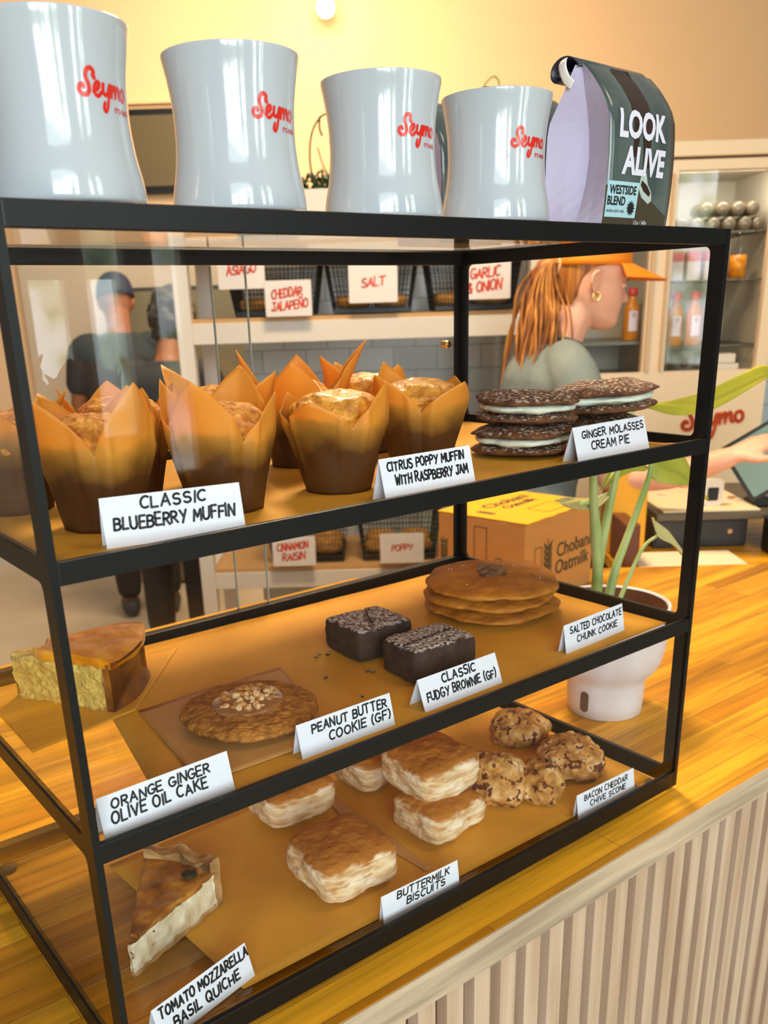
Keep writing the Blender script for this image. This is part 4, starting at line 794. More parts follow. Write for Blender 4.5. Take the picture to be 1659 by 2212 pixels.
leaf([(0.880, 0.2, 0.335), (0.84, 0.2, 0.345), (0.80, 0.2, 0.335), (0.78, 0.2, 0.32)], 0.010, (0.2, 0.5, 0.9), M_leaf, 0.25)
leaf([(0.900, 0.2, 0.262), (0.905, 0.2, 0.250), (0.915, 0.2, 0.240), (0.945, 0.198, 0.222), (0.975, 0.195, 0.196), (0.985, 0.195, 0.178)], 0.011, (0.2, 0.5, 0.9), M_leafp, 0.3)
leaf([(0.810, 0.203, 0.312), (0.78, 0.205, 0.303), (0.745, 0.205, 0.308), (0.715, 0.205, 0.314), (0.700, 0.205, 0.318)], 0.0085, (0.2, 0.5, 0.9), M_leafp, 0.3)

# --- shelving rack with bagel baskets (room frame)
def bgthing(name, u, v, z, label, cat, group=None, rz=0.0): return empty(name, bg(u, v, z), label, cat, group, YAW + rz)
rk = bgthing('bakery_rack', 0, 2.9, Z_FLOOR, 'white painted shelving rack with wooden shelf boards holding bagel baskets', 'shelving rack')
def R0(u0, v0, z0, u1, v1, z1): return box(u0, v0 - 2.9, z0 - Z_FLOOR, u1, v1 - 2.9, z1 - Z_FLOOR)
for (u0, v0) in ((-0.598, 2.9), (0.485, 2.9), (-0.598, 3.30), (0.485, 3.30)): bev(obj('post', R0(u0, v0, Z_FLOOR, u0 + 0.048, v0 + 0.045, 0.765), M_white, rk), 0.003)
M_pine = mat('pine_board', s(206, 160, 104), 0.6, bump=0.2)
for (z0, z1) in ((0.455, 0.517), (0.702, 0.732), (-0.338, -0.281)):
    for v0 in (2.905, 3.31): bev(obj('beam', R0(-0.55, v0, z0, 0.485, v0 + 0.03, z1), M_white, rk), 0.002)
    for u0 in (-0.592, 0.50): obj('side_beam', R0(u0, 2.945, z0, u0 + 0.03, 3.30, z1), M_white, rk)
    obj('shelf_board', R0(-0.55, 2.91, z1, 0.485, 3.34, z1 + 0.012), M_pine, rk)
M_wire = mat('black_wire', (0.02, 0.022, 0.022, 1), 0.45, metal=0.3)
M_bagel = noisy('bagel', [(0.3, (0.35, 0.14, 0.02, 1)), (0.7, (0.66, 0.34, 0.07, 1))], scale=18, rough=0.5, bump=0.3)
tor = bmesh.new(); me = bpy.data.meshes.new('bagel'); TV, TF = [], []
for i in range(24):
    for j in range(10):
        a, b = 2 * PI * i / 24, 2 * PI * j / 10; TV.append((( .036 + .021 * math.cos(b)) * math.cos(a), (.036 + .021 * math.cos(b)) * math.sin(a), .020 * math.sin(b) + 0.02))
        TF.append([i * 10 + j, ((i + 1) % 24) * 10 + j, ((i + 1) % 24) * 10 + (j + 1) % 10, i * 10 + (j + 1) % 10])
me.from_pydata(TV, [], TF); me.update(); me.materials.append(M_bagel)
for p in me.polygons: p.use_smooth = True
tor.free()
def basket(u, v, z, wd, dp, h, label, grp, nb, bl, seed):
    t = bgthing('wire_basket', u, v, z, label, 'wire basket', grp); V = []
    r = 0.0011; fl = 0.025
    nx, nz = 22, 10
    for k in range(nz + 1):
        zz = h * k / nz + 0.003; e_ = fl * k / nz; pts = [(-wd / 2 - e_, -dp / 2 - e_, zz), (wd / 2 + e_, -dp / 2 - e_, zz), (wd / 2 + e_, dp / 2 + e_, zz), (-wd / 2 - e_, dp / 2 + e_, zz), (-wd / 2 - e_, -dp / 2 - e_, zz)]
        for a, b in zip(pts[:-1], pts[1:]): V.append(tube([a, b], r if k < nz else 0.003, 4))
    for k in range(nx + 1):
        q_ = k / nx * 2 - 1
        for sg in (-1, 1):
            V.append(tube([(q_ * wd / 2, sg * dp / 2, 0.003), (q_ * (wd / 2 + fl), sg * (dp / 2 + fl), h)], r, 4)); V.append(tube([(sg * wd / 2, q_ * dp / 2, 0.003), (sg * (wd / 2 + fl), q_ * (dp / 2 + fl), h)], r, 4))
    obj('wire_mesh', join(*V), M_wire, t)
    obj('tray_liner', box(-wd / 2 + .002, -dp / 2 + .002, 0.003, wd / 2 - .002, dp / 2 - .002, 0.016), mat('tray_dark', (0.02, 0.022, 0.025, 1), 0.4), t)
    rnd = random.Random(seed)
    pos = ['front left', 'front right', 'back left', 'back right']
    for k in range(4):
        o = bpy.data.objects.new('bagel', me); C.objects.link(o); uu = u + (-0.5 + (k % 2)) * wd * 0.50; vv = v + (-0.5 + (k // 2)) * dp * 0.46
        o.location = bg(uu, vv, z + 0.0165); o.rotation_euler = (0, 0, rnd.uniform(0, 6)); o['label'] = pos[k] + ' ' + bl; o['category'] = 'bagel'; o['group'] = 'bagels in the wire basket, ' + label.split('basket ')[-1]
zS = 0.529 + 0.0005; g1 = 'black wire bagel baskets on the rack shelves'
basket(-0.300, 3.10, zS, 0.24, 0.28, 0.165, 'black wire basket behind the cheddar jalapeno sign', g1, 6, 'golden bagel in the wire basket behind the cheddar jalapeno sign', 1)
basket(0.005, 3.10, zS, 0.24, 0.28, 0.165, 'black wire basket behind the salt sign', g1, 6, 'golden bagel in the wire basket behind the salt sign', 2)
basket(0.322, 3.10, zS, 0.24, 0.28, 0.165, 'black wire basket behind the garlic and onion sign', g1, 6, 'golden bagel in the wire basket behind the garlic and onion sign', 3)
zL = -0.281 + 0.0125
basket(-0.235, 3.10, zL, 0.24, 0.28, 0.19, 'black wire basket behind the cinnamon raisin sign', g1, 6, 'dark bagel in the wire basket behind the cinnamon raisin sign', 4)
basket(0.075, 3.10, zL, 0.24, 0.28, 0.19, 'black wire basket behind the poppy sign', g1, 6, 'dark bagel in the wire basket behind the poppy sign', 5)
def sign(u, v, z, wd, h, lines, label, tilt=0.0):
    t = bgthing('flavour_sign', u, v, z, label, 'sign', 'white flavour signs hooked on the bagel baskets')
    o = obj('sign_board', xf(curve_mesh([rrect(-wd / 2, 0, wd / 2, h, 0.004)], 0.0015), frame_m((0, 0, 0), (1, 0, 0), (0, 0, 1))), mat('sign_white', s(232, 222, 216), 0.5), t)
    out = [xf(marker(tx, wd * wf, h * hf, thick=0.2, slant=0.22, gap=1.0, jit=0.2, seed=len(tx)), frame_m((wd * (cx - .5), -0.0022, h * bz), (1, 0, 0.10), (0, 0, 1))) for tx, cx, bz, wf, hf in lines]
    obj('lettering', join(*out), M_redink, t)
    obj('hook', join(tube([(-wd * .4, 0, h * .9), (-wd * .4, 0.045, h * .9 + 0.01)], 0.001, 6), tube([(wd * .4, 0, h * .9), (wd * .4, 0.045, h * .9 + 0.01)], 0.001, 6)), M_wire, t)
sign(-0.383, 2.875, 0.612, 0.140, 0.10, [('ASIAGO', .5, .42, .62, .26)], 'white sign reading asiago in red, leftmost sign on the rack')
sign(-0.246, 2.87, 0.5305, 0.140, 0.102, [('CHEDDAR', .47, .54, .66, .24), ('JALAPE~O', .52, .20, .78, .24)], 'white sign reading cheddar jalapeno in red, standing on the rack shelf')
sign(0.010, 2.87, 0.562, 0.146, 0.112, [('SALT', .5, .42, .48, .22)], 'white sign reading salt in red, middle of the rack')
sign(0.351, 2.87, 0.562, 0.140, 0.105, [('GARLIC', .45, .58, .62, .25), ('& ONION', .44, .22, .72, .26)], 'white sign reading garlic and onion in red, beside the woman')
sign(-0.275, 2.87, -0.252, 0.142, 0.100, [('CINNAMON', .47, .56, .72, .24), ('RAISIN', .48, .20, .52, .24)], 'white sign reading cinnamon raisin in red, on the lower rack shelf')
sign(0.082, 2.87, -0.252, 0.144, 0.100, [('POPPY', .5, .42, .48, .2)], 'white sign reading poppy in red, on the lower rack shelf')
pl = bgthing('planter', -0.125, 3.02, 0.7445, 'white planter with a dark trailing plant on top of the rack', 'planter')
obj('pot', join(box(-0.09, -0.06, 0, 0.09, 0.06, 0.142)), M_white, pl)
M_dleaf = noisy('dark_leaf', [(0.3, (0.010, 0.030, 0.008, 1)), (0.7, (0.035, 0.075, 0.02, 1))], scale=15, rough=0.5, bump=0)
rnd = random.Random(4); LV = []
for k in range(34):
    a = rnd.uniform(0, 2 * PI); l = rnd.uniform(0.03, 0.085); x0, y0 = rnd.uniform(-.07, .07), rnd.uniform(-.04, .04); rise = rnd.uniform(0.01, 0.06)
    pts = smoothpts([(x0, y0, 0.14), (x0 + math.cos(a) * l * .5, y0 + math.sin(a) * l * .5, 0.14 + rise), (x0 + math.cos(a) * l, y0 + math.sin(a) * l, 0.135 + rise * .5)], 3)
    LV.append(tube(pts, [(0.002, 0.004), (0.002, 0.010), (0.002, 0.013), (0.002, 0.012), (0.002, 0.008), (0.002, 0.004), (0.001, 0.001)], 6))
obj('foliage', join(*LV), M_dleaf, pl, True)
obj('stem', join(tube(smoothpts([(-0.03, 0, 0.14), (-0.045, 0, 0.22), (-0.035, 0, 0.30), (0.0, 0, 0.345), (0.03, 0, 0.335), (0.055, 0, 0.27)], 5), 0.0028, 6), tube(smoothpts([(0.05, 0, 0.14), (0.0, 0, 0.20), (-0.02, 0, 0.26)], 4), 0.002, 6), tube(smoothpts([(-0.01, 0, 0.342), (-0.012, 0, 0.31), (-0.004, 0, 0.29)], 3), 0.003, 6)), M_dleaf, pl, True)
vn = bgthing('trailing_vine', 0.41, 3.05, 0.7445, 'thin green tendril rising behind the rightmost mug', 'plant')
obj('stem', tube(smoothpts([(0, 0, 0), (-0.02, 0, 0.15), (-0.07, 0, 0.32), (-0.06, 0, 0.40), (-0.03, 0, 0.435), (-0.01, 0, 0.42), (-0.012, 0, 0.37)], 5), 0.003, 6), M_stem, vn, True)

# --- far wall: dark screen, bulb
sm_ = bgthing('wall_screen', -0.96, 5.36, 1.155, 'dark olive screen in a black frame high on the back wall', 'screen')
obj('frame', box(-0.36, -0.03, 0, 0.36, 0.03, 0.40), M_black, sm_); obj('panel', box(-0.335, -0.033, 0.035, 0.335, -0.029, 0.37), mat('olive_panel', s(92, 76, 44), 0.5), sm_)
bl = bgthing('light_bulb', -0.182, 5.25, 1.955, 'glowing round light bulb at the top of the cream wall', 'lamp')
mb, nt, p = nodes('bulb_glow'); p.inputs['Emission Color'].default_value = (1.0, 0.78, 0.42, 1); p.inputs['Emission Strength'].default_value = 3.5; p.inputs['Base Color'].default_value = (1, .9, .7, 1)
V, F = ICO[4]; obj('globe', ([v * 0.047 for v in V], F), mb, bl, True); obj('socket', join(cyl((0, 0, 0.044), (0, 0, 0.10), 0.02), cyl((0, 0, 0.09), (0, 0.11, 0.09), 0.012)), mat('brass', (0.75, 0.48, 0.16, 1), 0.25, metal=1), bl, True)
l = bpy.data.lights.new('bulb_light', 'POINT'); l.energy = 5; l.color = (1, .72, .35); l.shadow_soft_size = 0.06; lo = bpy.data.objects.new('bulb_light', l); C.objects.link(lo); lo.location = bg(-0.182, 5.12, 1.955)

# --- display fridge
fg = bgthing('display_fridge', 0.93, 3.0, Z_FLOOR, 'cream glass fronted fridge with bottles and jars behind the register', 'fridge')
M_fr = mat('fridge_cream', s(236, 208, 172), 0.45); M_fin = mat('fridge_inside', s(206, 198, 180), 0.5)
def Q(u0, v0, z0, u1, v1, z1): return box(u0 - 0.93, v0 - 3.0, z0 - Z_FLOOR, u1 - 0.93, v1 - 3.0, z1 - Z_FLOOR)
FL = [(0.605, 0.325), (0.605, 0.908), (0.868, 0.908), (0.868, 0.325)]; FR2 = [(0.940, 0.325), (0.940, 0.908), (1.236, 0.908), (1.236, 0.325)]
front = curve_mesh([[(0.56, Z_FLOOR), (1.275, Z_FLOOR), (1.275, 0.937), (0.56, 0.937)], FL, FR2], 0.014)
bev(obj('front_frame', xf(front, frame_m((-0.93, 0.014, -Z_FLOOR), (1, 0, 0), (0, 0, 1))), M_fr, fg), 0.003)
obj('cabinet', join(Q(0.56, 3.03, Z_FLOOR, 1.275, 3.40, 0.31), Q(0.56, 3.39, 0.31, 1.275, 3.41, 0.937), Q(0.56, 3.03, 0.31, 0.575, 3.39, 0.937), Q(1.26, 3.03, 0.31, 1.275, 3.39, 0.937), Q(0.56, 3.03, 0.915, 1.275, 3.39, 0.937), Q(0.895, 3.03, 0.31, 0.91, 3.39, 0.915)), M_fin, fg)
bev(obj('header', Q(0.55, 2.985, 0.943, 1.30, 3.42, 0.985), M_fr, fg), 0.004)
for (a, b) in ((0.605, 0.868), (0.94, 1.236)): obj('door_glass', Q(a - .004, 3.010, 0.32, b + .004, 3.014, 0.913), glass('fridge_glass', ior=1.5), fg)
obj('trim', join(Q(0.874, 2.990, 0.33, 0.886, 3.0, 0.90), Q(0.922, 2.990, 0.33, 0.928, 3.0, 0.90)), mat('fridge_trim', s(210, 172, 128), 0.5), fg)
fl_ = area('fridge_fill_light', bg(1.08, 3.045, 0.905), bg(1.08, 3.30, 0.45), 0.28, 1.3, (1.0, 0.90, 0.72), 0.02)  # lamp added to brighten the fridge interior
obj('added_light_strip', Q(0.95, 3.035, 0.9075, 1.22, 3.055, 0.9145), mat('strip_white', s(240, 236, 220), 0.5), fg)  # made-up strip to go with the added lamp
for z0 in (0.737, 0.597, 0.398):
    ws = [tube([(0.915 - .93, v_ - 3.0, z0 - Z_FLOOR), (1.258 - .93, v_ - 3.0, z0 - Z_FLOOR)], 0.0025, 6) for v_ in (3.05, 3.10, 3.15, 3.20, 3.25, 3.30, 3.36)] + [tube([(u_ - .93, 3.04 - 3.0, z0 - Z_FLOOR), (u_ - .93, 3.38 - 3.0, z0 - Z_FLOOR)], 0.0018, 5) for u_ in [0.93 + 0.04 * k for k in range(9)]]
    obj('wire_shelf', join(*ws), mat('shelf_wire', s(110, 104, 90), 0.3, metal=0.6), fg)
obj('logo', xf(script_logo(0.0056), frame_m((1.02 - .93, -0.0035, 0.10 - Z_FLOOR), (1, 0, 0.12), (0, 0, 1))), mat('orange_logo', s(232, 92, 24), 0.5), fg)
bp = [(0.0002, 0), (0.025, 0), (0.027, 0.003), (0.027, 0.090), (0.024, 0.105), (0.0125, 0.128), (0.0115, 0.145), (0.0002, 0.146)]
def bottle(u, v, z, label):
    t = bgthing('juice_bottle', u, v, z, label, 'bottle', 'amber bottles with red caps on the fridge shelf')
    obj('bottle_glass', lathe(bp, 24, False), mat('amber_juice', s(206, 128, 34), 0.15, coat=0.6), t, True); obj('cap', lathe([(0.015, 0.140), (0.0155, 0.141), (0.0155, 0.162), (0.0002, 0.163)], 20, False), mat('red_cap', s(206, 60, 62), 0.4), t, True)
    rl = 0.0274; pts = [(x_, y_) for x_, y_ in ([(-0.014, 0.030), (0.014, 0.030), (0.014, 0.085)] + arc(0, 0.085, 0.014, 0.014, 0, 180, 8))]
    lv = curve_mesh([pts]); cut = lambda vf, d=0.0: ([Vector(((rl + d) * math.sin(v.x / rl), -(rl + d) * math.cos(v.x / rl), v.y)) for v in vf[0]], vf[1])
    gg = grid(10, 8, lambda a, b: Vector(((a - .5) * 0.030, 0.030 + b * 0.062, 0))); obj('label', cut(gg), mat('bottle_label', s(226, 212, 222), 0.5), t, True)
    obj('label_dot', cut(curve_mesh([arc(0, 0.080, 0.006, 0.007, 0, 350, 12)]), 0.0004), mat('label_brown', s(150, 96, 70), 0.5), t)
    return t
zz = 0.4012
for u_, v_, lb in ((0.985, 3.07, 'amber bottle with red cap, leftmost in the right half of the fridge'), (1.047, 3.07, 'amber bottle with red cap, second in the fridge row'), (1.112, 3.08, 'amber bottle with red cap, third in the fridge row by the case corner'), (0.850, 3.09, 'amber bottle with red cap behind the left fridge door')):
    bottle(u_, v_, zz if u_ > .9 else 0.4205, lb)
obj('left_shelf', Q(0.575, 3.04, 0.410, 0.895, 3.385, 0.420), mat('shelf_wire', s(110, 104, 90), 0.3, metal=0.6), fg)
jr = bgthing('preserve_jar', 1.178, 3.09, 0.600, 'glass jar half full of orange preserve on the fridge shelf', 'jar')
obj('jar_glass', lathe([(0.026, 0.0), (0.0285, 0.003), (0.0285, 0.112), (0.026, 0.118), (0.0265, 0.128)], 28, True), glass('jar_glass', ior=1.35), jr, True); obj('preserve', lathe([(0.0002, 0.002), (0.027, 0.002), (0.027, 0.070), (0.0002, 0.072)], 24, False), noisy('orange_preserve', [(0.3, s(190, 96, 4)), (0.7, s(236, 160, 30))], scale=50, rough=0.25), jr, True); obj('lid', lathe([(0.0002, 0.127), (0.028, 0.127), (0.028, 0.134), (0.0002, 0.135)], 24, False), glass('jar_lid', ior=1.4), jr, True)
for k, u_ in enumerate((0.975, 1.030, 1.085)):
    o = bgthing('pink_carton', u_, 3.08, 0.600, ['pink topped carton on the fridge shelf, first from the left', 'pink topped carton on the fridge shelf, middle one', 'pink topped carton on the fridge shelf, nearest the orange jar'][k], 'carton', 'pink topped cartons on the fridge shelf')
    obj('carton_body', box(-.02, -.02, 0, .02, .02, .055), mat('carton_pale', s(206, 190, 186), 0.5), o); obj('carton_top', box(-.02, -.02, .055, .02, .02, .085), mat('carton_pink', s(204, 92, 88), 0.5), o)
cp = 0; M_cup = mat('cup_grey', s(112, 100, 82), 0.25, coat=0.4)
for row, (zc, us) in enumerate(((0.740, (0.985, 1.035, 1.085, 1.135, 1.185, 1.228)), (0.784, (1.06, 1.11, 1.16, 1.205)))):
    for j, u_ in enumerate(us):
        t = bgthing('drink_can', u_, 3.07, zc + 0.0215, ('grey can lying on its side in the lower row on the top fridge shelf', 'grey can lying on its side in the upper row on the top fridge shelf')[row], 'can', ('lower row of cans lying on the top fridge shelf', 'upper row of cans lying on the top fridge shelf')[row])
        obj('can_body', xf(lathe([(0.0002, 0.0), (0.014, 0.0), (0.017, 0.003), (0.0185, 0.004), (0.0212, 0.010), (0.0215, 0.10), (0.018, 0.112), (0.0002, 0.112)], 20, False), Matrix.Rotation(-PI / 2, 4, 'X') @ Matrix.Scale(-1, 4, (0, 0, 1)) @ Matrix.Scale(-1, 4, (0, 0, 1))), M_cup, t, True)
bk = bgthing('metal_bucket', 1.035, 3.12, 0.3105, 'grey metal bucket at the bottom of the fridge', 'bucket')
obj('pail', lathe([(0.0002, 0.002), (0.040, 0.0), (0.048, 0.070), (0.050, 0.072), (0.0465, 0.070), (0.0385, 0.005)], 32, False), mat('galvanised', s(168, 178, 176), 0.35, metal=0.7), bk, True); V, F = blob((0.014, 0.004, 0.014), 2, 3, 0, 1); obj('badge', ([v + Vector((-0.006, -0.047, 0.018)) for v in V], F), mat('badge_dark', s(70, 50, 46), 0.6), bk, True)
for k, (u_, z_, w_) in enumerate(((1.155, 0.3105, 0.10), (1.150, 0.3415, 0.085))):
    tag(bev(obj('takeout_box', xf(box(-w_ / 2, 0, 0, w_ / 2, 0.09, 0.030), Matrix.Identity(4)), mat('box_white', s(230, 216, 196), 0.5), mtx=Matrix.Translation(bg(u_, 3.06, z_)) @ Matrix.Rotation(YAW, 4, 'Z')), 0.003), ['white takeaway box on the fridge floor, lower one', 'white takeaway box stacked on the other in the fridge'][k], 'box', 'takeaway boxes in the fridge')

# --- register counter
rc = empty('register_counter', bg(1.35, 2.35, Z_FLOOR), 'low wooden register counter beyond the butcher block', 'counter', None, YAW)
obj('cabinet', box(-0.77, -0.40, 0, 0.20, 0.30, 0.845), mat('dark_cabinet', s(70, 50, 36), 0.6), rc); obj('worktop', box(-0.79, -0.42, 0.845, 0.22, 0.32, 0.870), M_block, rc)
ZR = Z_FLOOR + 0.870 + 0.0006
def RB(name, u0, v0, z0, u1, v1, z1, m, label, cat, bw=0.003, group=None):
    o = obj(name, box((u0 - u1) / 2, (v0 - v1) / 2, 0, (u1 - u0) / 2, (v1 - v0) / 2, z1 - z0), m, mtx=Matrix.Translation(bg((u0 + u1) / 2, (v0 + v1) / 2, z0)) @ Matrix.Rotation(YAW, 4, 'Z'))
    if bw: bev(o, bw)
    return tag(o, label, cat, group)
RB('paper_pad', 0.600, 1.955, ZR, 0.850, 2.105, ZR + 0.006, mat('paper_cream', s(246, 228, 196), 0.6), 'cream paper pad lying flat in front of the cash drawer', 'paper', 0.0008)
cdw = empty('cash_drawer', bg(0.80, 2.31, ZR), 'black cash drawer with a small silver lock', 'cash drawer', None, YAW)
bev(obj('housing', box(-0.115, -0.15, 0, 0.115, 0.16, 0.074), mat('drawer_black', s(40, 40, 42), 0.4), cdw), 0.003); obj('drawer_front', box(-0.108, -0.154, 0.008, 0.108, -0.1502, 0.066), mat('drawer_front', s(50, 49, 50), 0.35), cdw)
obj('lock', xf(lathe([(0.0002, 0), (0.006, 0), (0.006, 0.003), (0.0002, 0.003)], 16, False), frame_m((0.07, -0.154, 0.04), (1, 0, 0), (0, 0, 1))), mat('chrome', (0.7, 0.68, 0.62, 1), 0.2, metal=1), cdw)
RB('menu_tray', 0.68, 2.13, ZR + 0.0747, 1.02, 2.50, ZR + 0.092, mat('tray_taupe', s(96, 82, 62), 0.5), 'taupe tray lying on top of the cash drawer', 'tray')
RB('menu_sheet', 0.700, 2.145, ZR + 0.0925, 0.935, 2.47, ZR + 0.096, noisy('stained_sheet', [(0.3, s(246, 214, 150)), (0.62, s(240, 220, 190)), (0.72, s(176, 110, 66))], scale=14, detail=2, rough=0.6, bump=0), 'pale stained menu sheet on the tray above the cash drawer', 'paper', 0)
RB('receipt_printer', 0.935, 2.06, ZR, 1.10, 2.125, ZR + 0.085, mat('printer_black', s(34, 36, 40), 0.4), 'black receipt printer at the right edge beside the cash drawer', 'printer', 0.006)
RB('yellow_carton', 0.566, 2.13, ZR, 0.655, 2.22, ZR + 0.205, mat('yellow_pack', s(236, 164, 10), 0.5), 'tall yellow carton behind the plant stems', 'carton', 0.004)
RB('brown_box', 0.565, 1.98, ZR, 0.598, 2.11, ZR + 0.105, mat('brown_pack', s(110, 56, 26), 0.5), 'brown box in front of the yellow carton', 'box', 0.003)
crd = bgthing('card_reader', 0.835, 2.20, ZR + 0.0964, 'white card reader stand with a dark opening next to the tablet', 'card reader')
obj('stand', xf(curve_mesh([rrect(-0.024, 0, 0.024, 0.066, 0.012), rrect(-0.015, 0.012, 0.013, 0.046, 0.004)[::-1]], 0.008), frame_m((0, 0, 0), (1, 0, 0), (0, 0, 1))), mat('reader_white', s(214, 200, 186), 0.4), crd); obj('slot', box(-0.016, -0.004, 0.011, 0.014, 0.006, 0.047), M_rubber, crd)
tb = empty('tablet', bg(0.985, 2.20, ZR + 0.0964), 'tablet on a tilted stand facing the woman at the register', 'tablet')
Mt = frame_m((0, 0, 0.135), RT * 0.82 + FW * 0.10 + Vector((0, 0, 0.50)), RT * 0.35 - FW * 0.25 - Vector((0, 0, 0.5)))
Mt = frame_m((0.0, 0.0, 0.128), RT * 0.72 - FW * 0.1 + Vector((0, 0, 0.46)), RT * -0.42 + FW * 0.35 + Vector((0, 0, 0.55)))
obj('tablet_body', xf(prism(rrect(-0.11, -0.078, 0.11, 0.078, 0.01), -0.004, 0.004), Mt), M_rubber, tb); obj('screen', xf(prism(rrect(-0.101, -0.069, 0.101, 0.069, 0.004), 0.0041, 0.0046), Mt), mat('screen_teal', s(112, 136, 132), 0.15, emit=0.12), tb); obj('back_cover', xf(prism(rrect(-0.101, -0.069, 0.101, 0.069, 0.004), -0.0052, -0.0041), Mt), mat('cover_teal', s(120, 142, 138), 0.35), tb)
obj('foot', xf(box(-0.05, -0.02, 0, 0.05, 0.05, 0.008), Matrix.Rotation(YAW, 4, 'Z')), M_rubber, tb); obj('stem', tube([(0, 0, 0.008), (0, 0, 0.125)], 0.009, 12), M_rubber, tb)
# ================================================================ PEOPLE
def head_mesh(fwd_nose=0.026):
    T = [(-.004, .050, .025, .012), (.004, .070, .008, .026), (.013, .080, -.006, .036), (.024, .0825, -.022, .045), (.034, .078, -.036, .050), (.043, .082, -.050, .054), (.050, .079, -.058, .057), (.056, .085, -.066, .059), (.066, .0815, -.075, .062),
         (.078, .082, -.083, .065), (.092, .080, -.089, .067), (.105, .077, -.093, .069), (.115, .078, -.096, .070), (.126, .085, -.098, .0715), (.145, .085, -.101, .073), (.165, .080, -.100, .071), (.185, .070, -.094, .064), (.203, .052, -.080, .052), (.215, .030, -.058, .036), (.222, .006, -.025, .016)]
    n = 48; V, F = [], []
    Z = []
    for a, b in zip(T[:-1], T[1:]):
        for k in range(3): t = k / 3; Z.append(tuple(a[i] * (1 - t) + b[i] * t for i in range(4)))
    Z.append(T[-1])
    for (z, xf_, xb, hw) in Z:
        cx = (xf_ + xb) * 0.5 - 0.004; af, ab = xf_ - cx, cx - xb
        for i in range(n):
            th = 2 * PI * i / n; c, s_ = math.cos(th), math.sin(th); e = 2 / 2.35
            x = (af if c > 0 else ab) * math.copysign(abs(c) ** e, c); y = hw * math.copysign(abs(s_) ** e, s_)
            if c > 0:
                ns = 0.0
                if .064 < z < .118: ns = fwd_nose * (max(0, 1 - (z - .074) / .046) ** 1.1 if z > .074 else (z - .064) / .010) * math.exp(-(y / (.009 if z < .09 else .007)) ** 2)
                x += ns
                x -= 0.009 * math.exp(-((z - .108) / .009) ** 2) * math.exp(-((abs(y) - .030) / .013) ** 2)
            V.append(Vector((cx + x, y, z)))
    for k in range(len(Z) - 1):
        for i in range(n): F.append([k * n + i, k * n + (i + 1) % n, (k + 1) * n + (i + 1) % n, (k + 1) * n + i])
    F += [list(range(n))[::-1], [(len(Z) - 1) * n + i for i in range(n)]]
    ears = []
    for sg in (-1, 1):
        E_ = [(-.006, sg * .069, .122), (-.014, sg * .080, .128), (-.026, sg * .085, .122), (-.030, sg * .084, .105), (-.022, sg * .080, .090), (-.012, sg * .074, .078), (-.006, sg * .069, .080)]
        ears.append(tube(smoothpts(E_, 3), 0.0052, 8)); ears.append(blob2((-.016, sg * .073, .100), (.011, .006, .020)))
    return join((V, F), *ears)
def blob2(c, r):
    V, F = ICO[3]; return [Vector((v.x * r[0] + c[0], v.y * r[1] + c[1], v.z * r[2] + c[2])) for v in V], F
def limb(pts, rad, n=16, k=4):
    P_ = smoothpts(pts, k); R_ = []
    for i in range(len(pts) - 1):
        for j in range(k):
            t = j / k; a, b = rad[i], rad[i + 1]
            a = a if isinstance(a, tuple) else (a, a); b = b if isinstance(b, tuple) else (b, b); R_.append((a[0] * (1 - t) + b[0] * t, a[1] * (1 - t) + b[1] * t))
    b = rad[-1]; R_.append(b if isinstance(b, tuple) else (b, b))
    vf = tube(P_, R_, n); e = [blob2(P_[0], (max(R_[0]) * .98,) * 3) if not isinstance(rad[0], tuple) else None, blob2(P_[-1], (max(R_[-1]) * .98,) * 3) if not isinstance(rad[-1], tuple) else None]
    return join(vf, *[q for q in e if q])
def fuse(name, vf, m, parent, vox=0.006, smooth=True, M=None):
    o = obj(name, vf, m, parent, smooth, M=M); r = o.modifiers.new('fuse', 'REMESH'); r.mode = 'VOXEL'; r.voxel_size = vox; r.use_smooth_shade = True
    sm2 = o.modifiers.new('soft', 'SMOOTH'); sm2.factor = 0.5; sm2.iterations = 3; return o
def fix_out(vf):
    bm = bmesh.new(); vs = [bm.verts.new(v) for v in vf[0]]
    for f in vf[1]:
        try: bm.faces.new([vs[i] for i in f])
        except Exception: pass
    bmesh.ops.recalc_face_normals(bm, faces=bm.faces); bm.verts.index_update(); r = ([v.co.copy() for v in bm.verts], [[v.index for v in f.verts] for f in bm.faces]); bm.free(); return r
M_skin = noisy('skin_fair', [(0.3, s(226, 160, 130)), (0.7, s(238, 182, 154))], scale=12, rough=0.5, bump=0, sss=0.1)
M_skin2 = noisy('skin_warm', [(0.3, s(150, 92, 60)), (0.7, s(170, 106, 70))], scale=12, rough=0.5, bump=0)
M_hair = noisy('copper_hair', [(0.3, (0.16, 0.045, 0.010, 1)), (0.5, (0.34, 0.12, 0.02, 1)), (0.7, (0.62, 0.27, 0.05, 1))], scale=60, stretch=(1, 1, 0.06), rough=0.45, bump=0.4, bd=0.003, dist=0.4)
M_cap = mat('cap_orange', s(244, 136, 6), 0.7, bump=0.2, bscale=300); M_tee = noisy('grey_tee', [(0.3, s(98, 112, 114)), (0.7, s(134, 142, 138))], scale=7, rough=0.85, bump=0.5, bd=0.02, bscale=9)
M_navy = mat('navy_trousers', s(40, 42, 56), 0.85); M_dtee = mat('charcoal_tee', s(44, 52, 56), 0.85, bump=0.3, bscale=9); M_dark = mat('dark_trousers', s(36, 32, 30), 0.85); M_shoe = mat('grey_shoe', s(62, 62, 68), 0.6)
HT = -Z_FLOOR
def TX(o, M): return [M @ Vector(v) for v in o[0]], o[1]
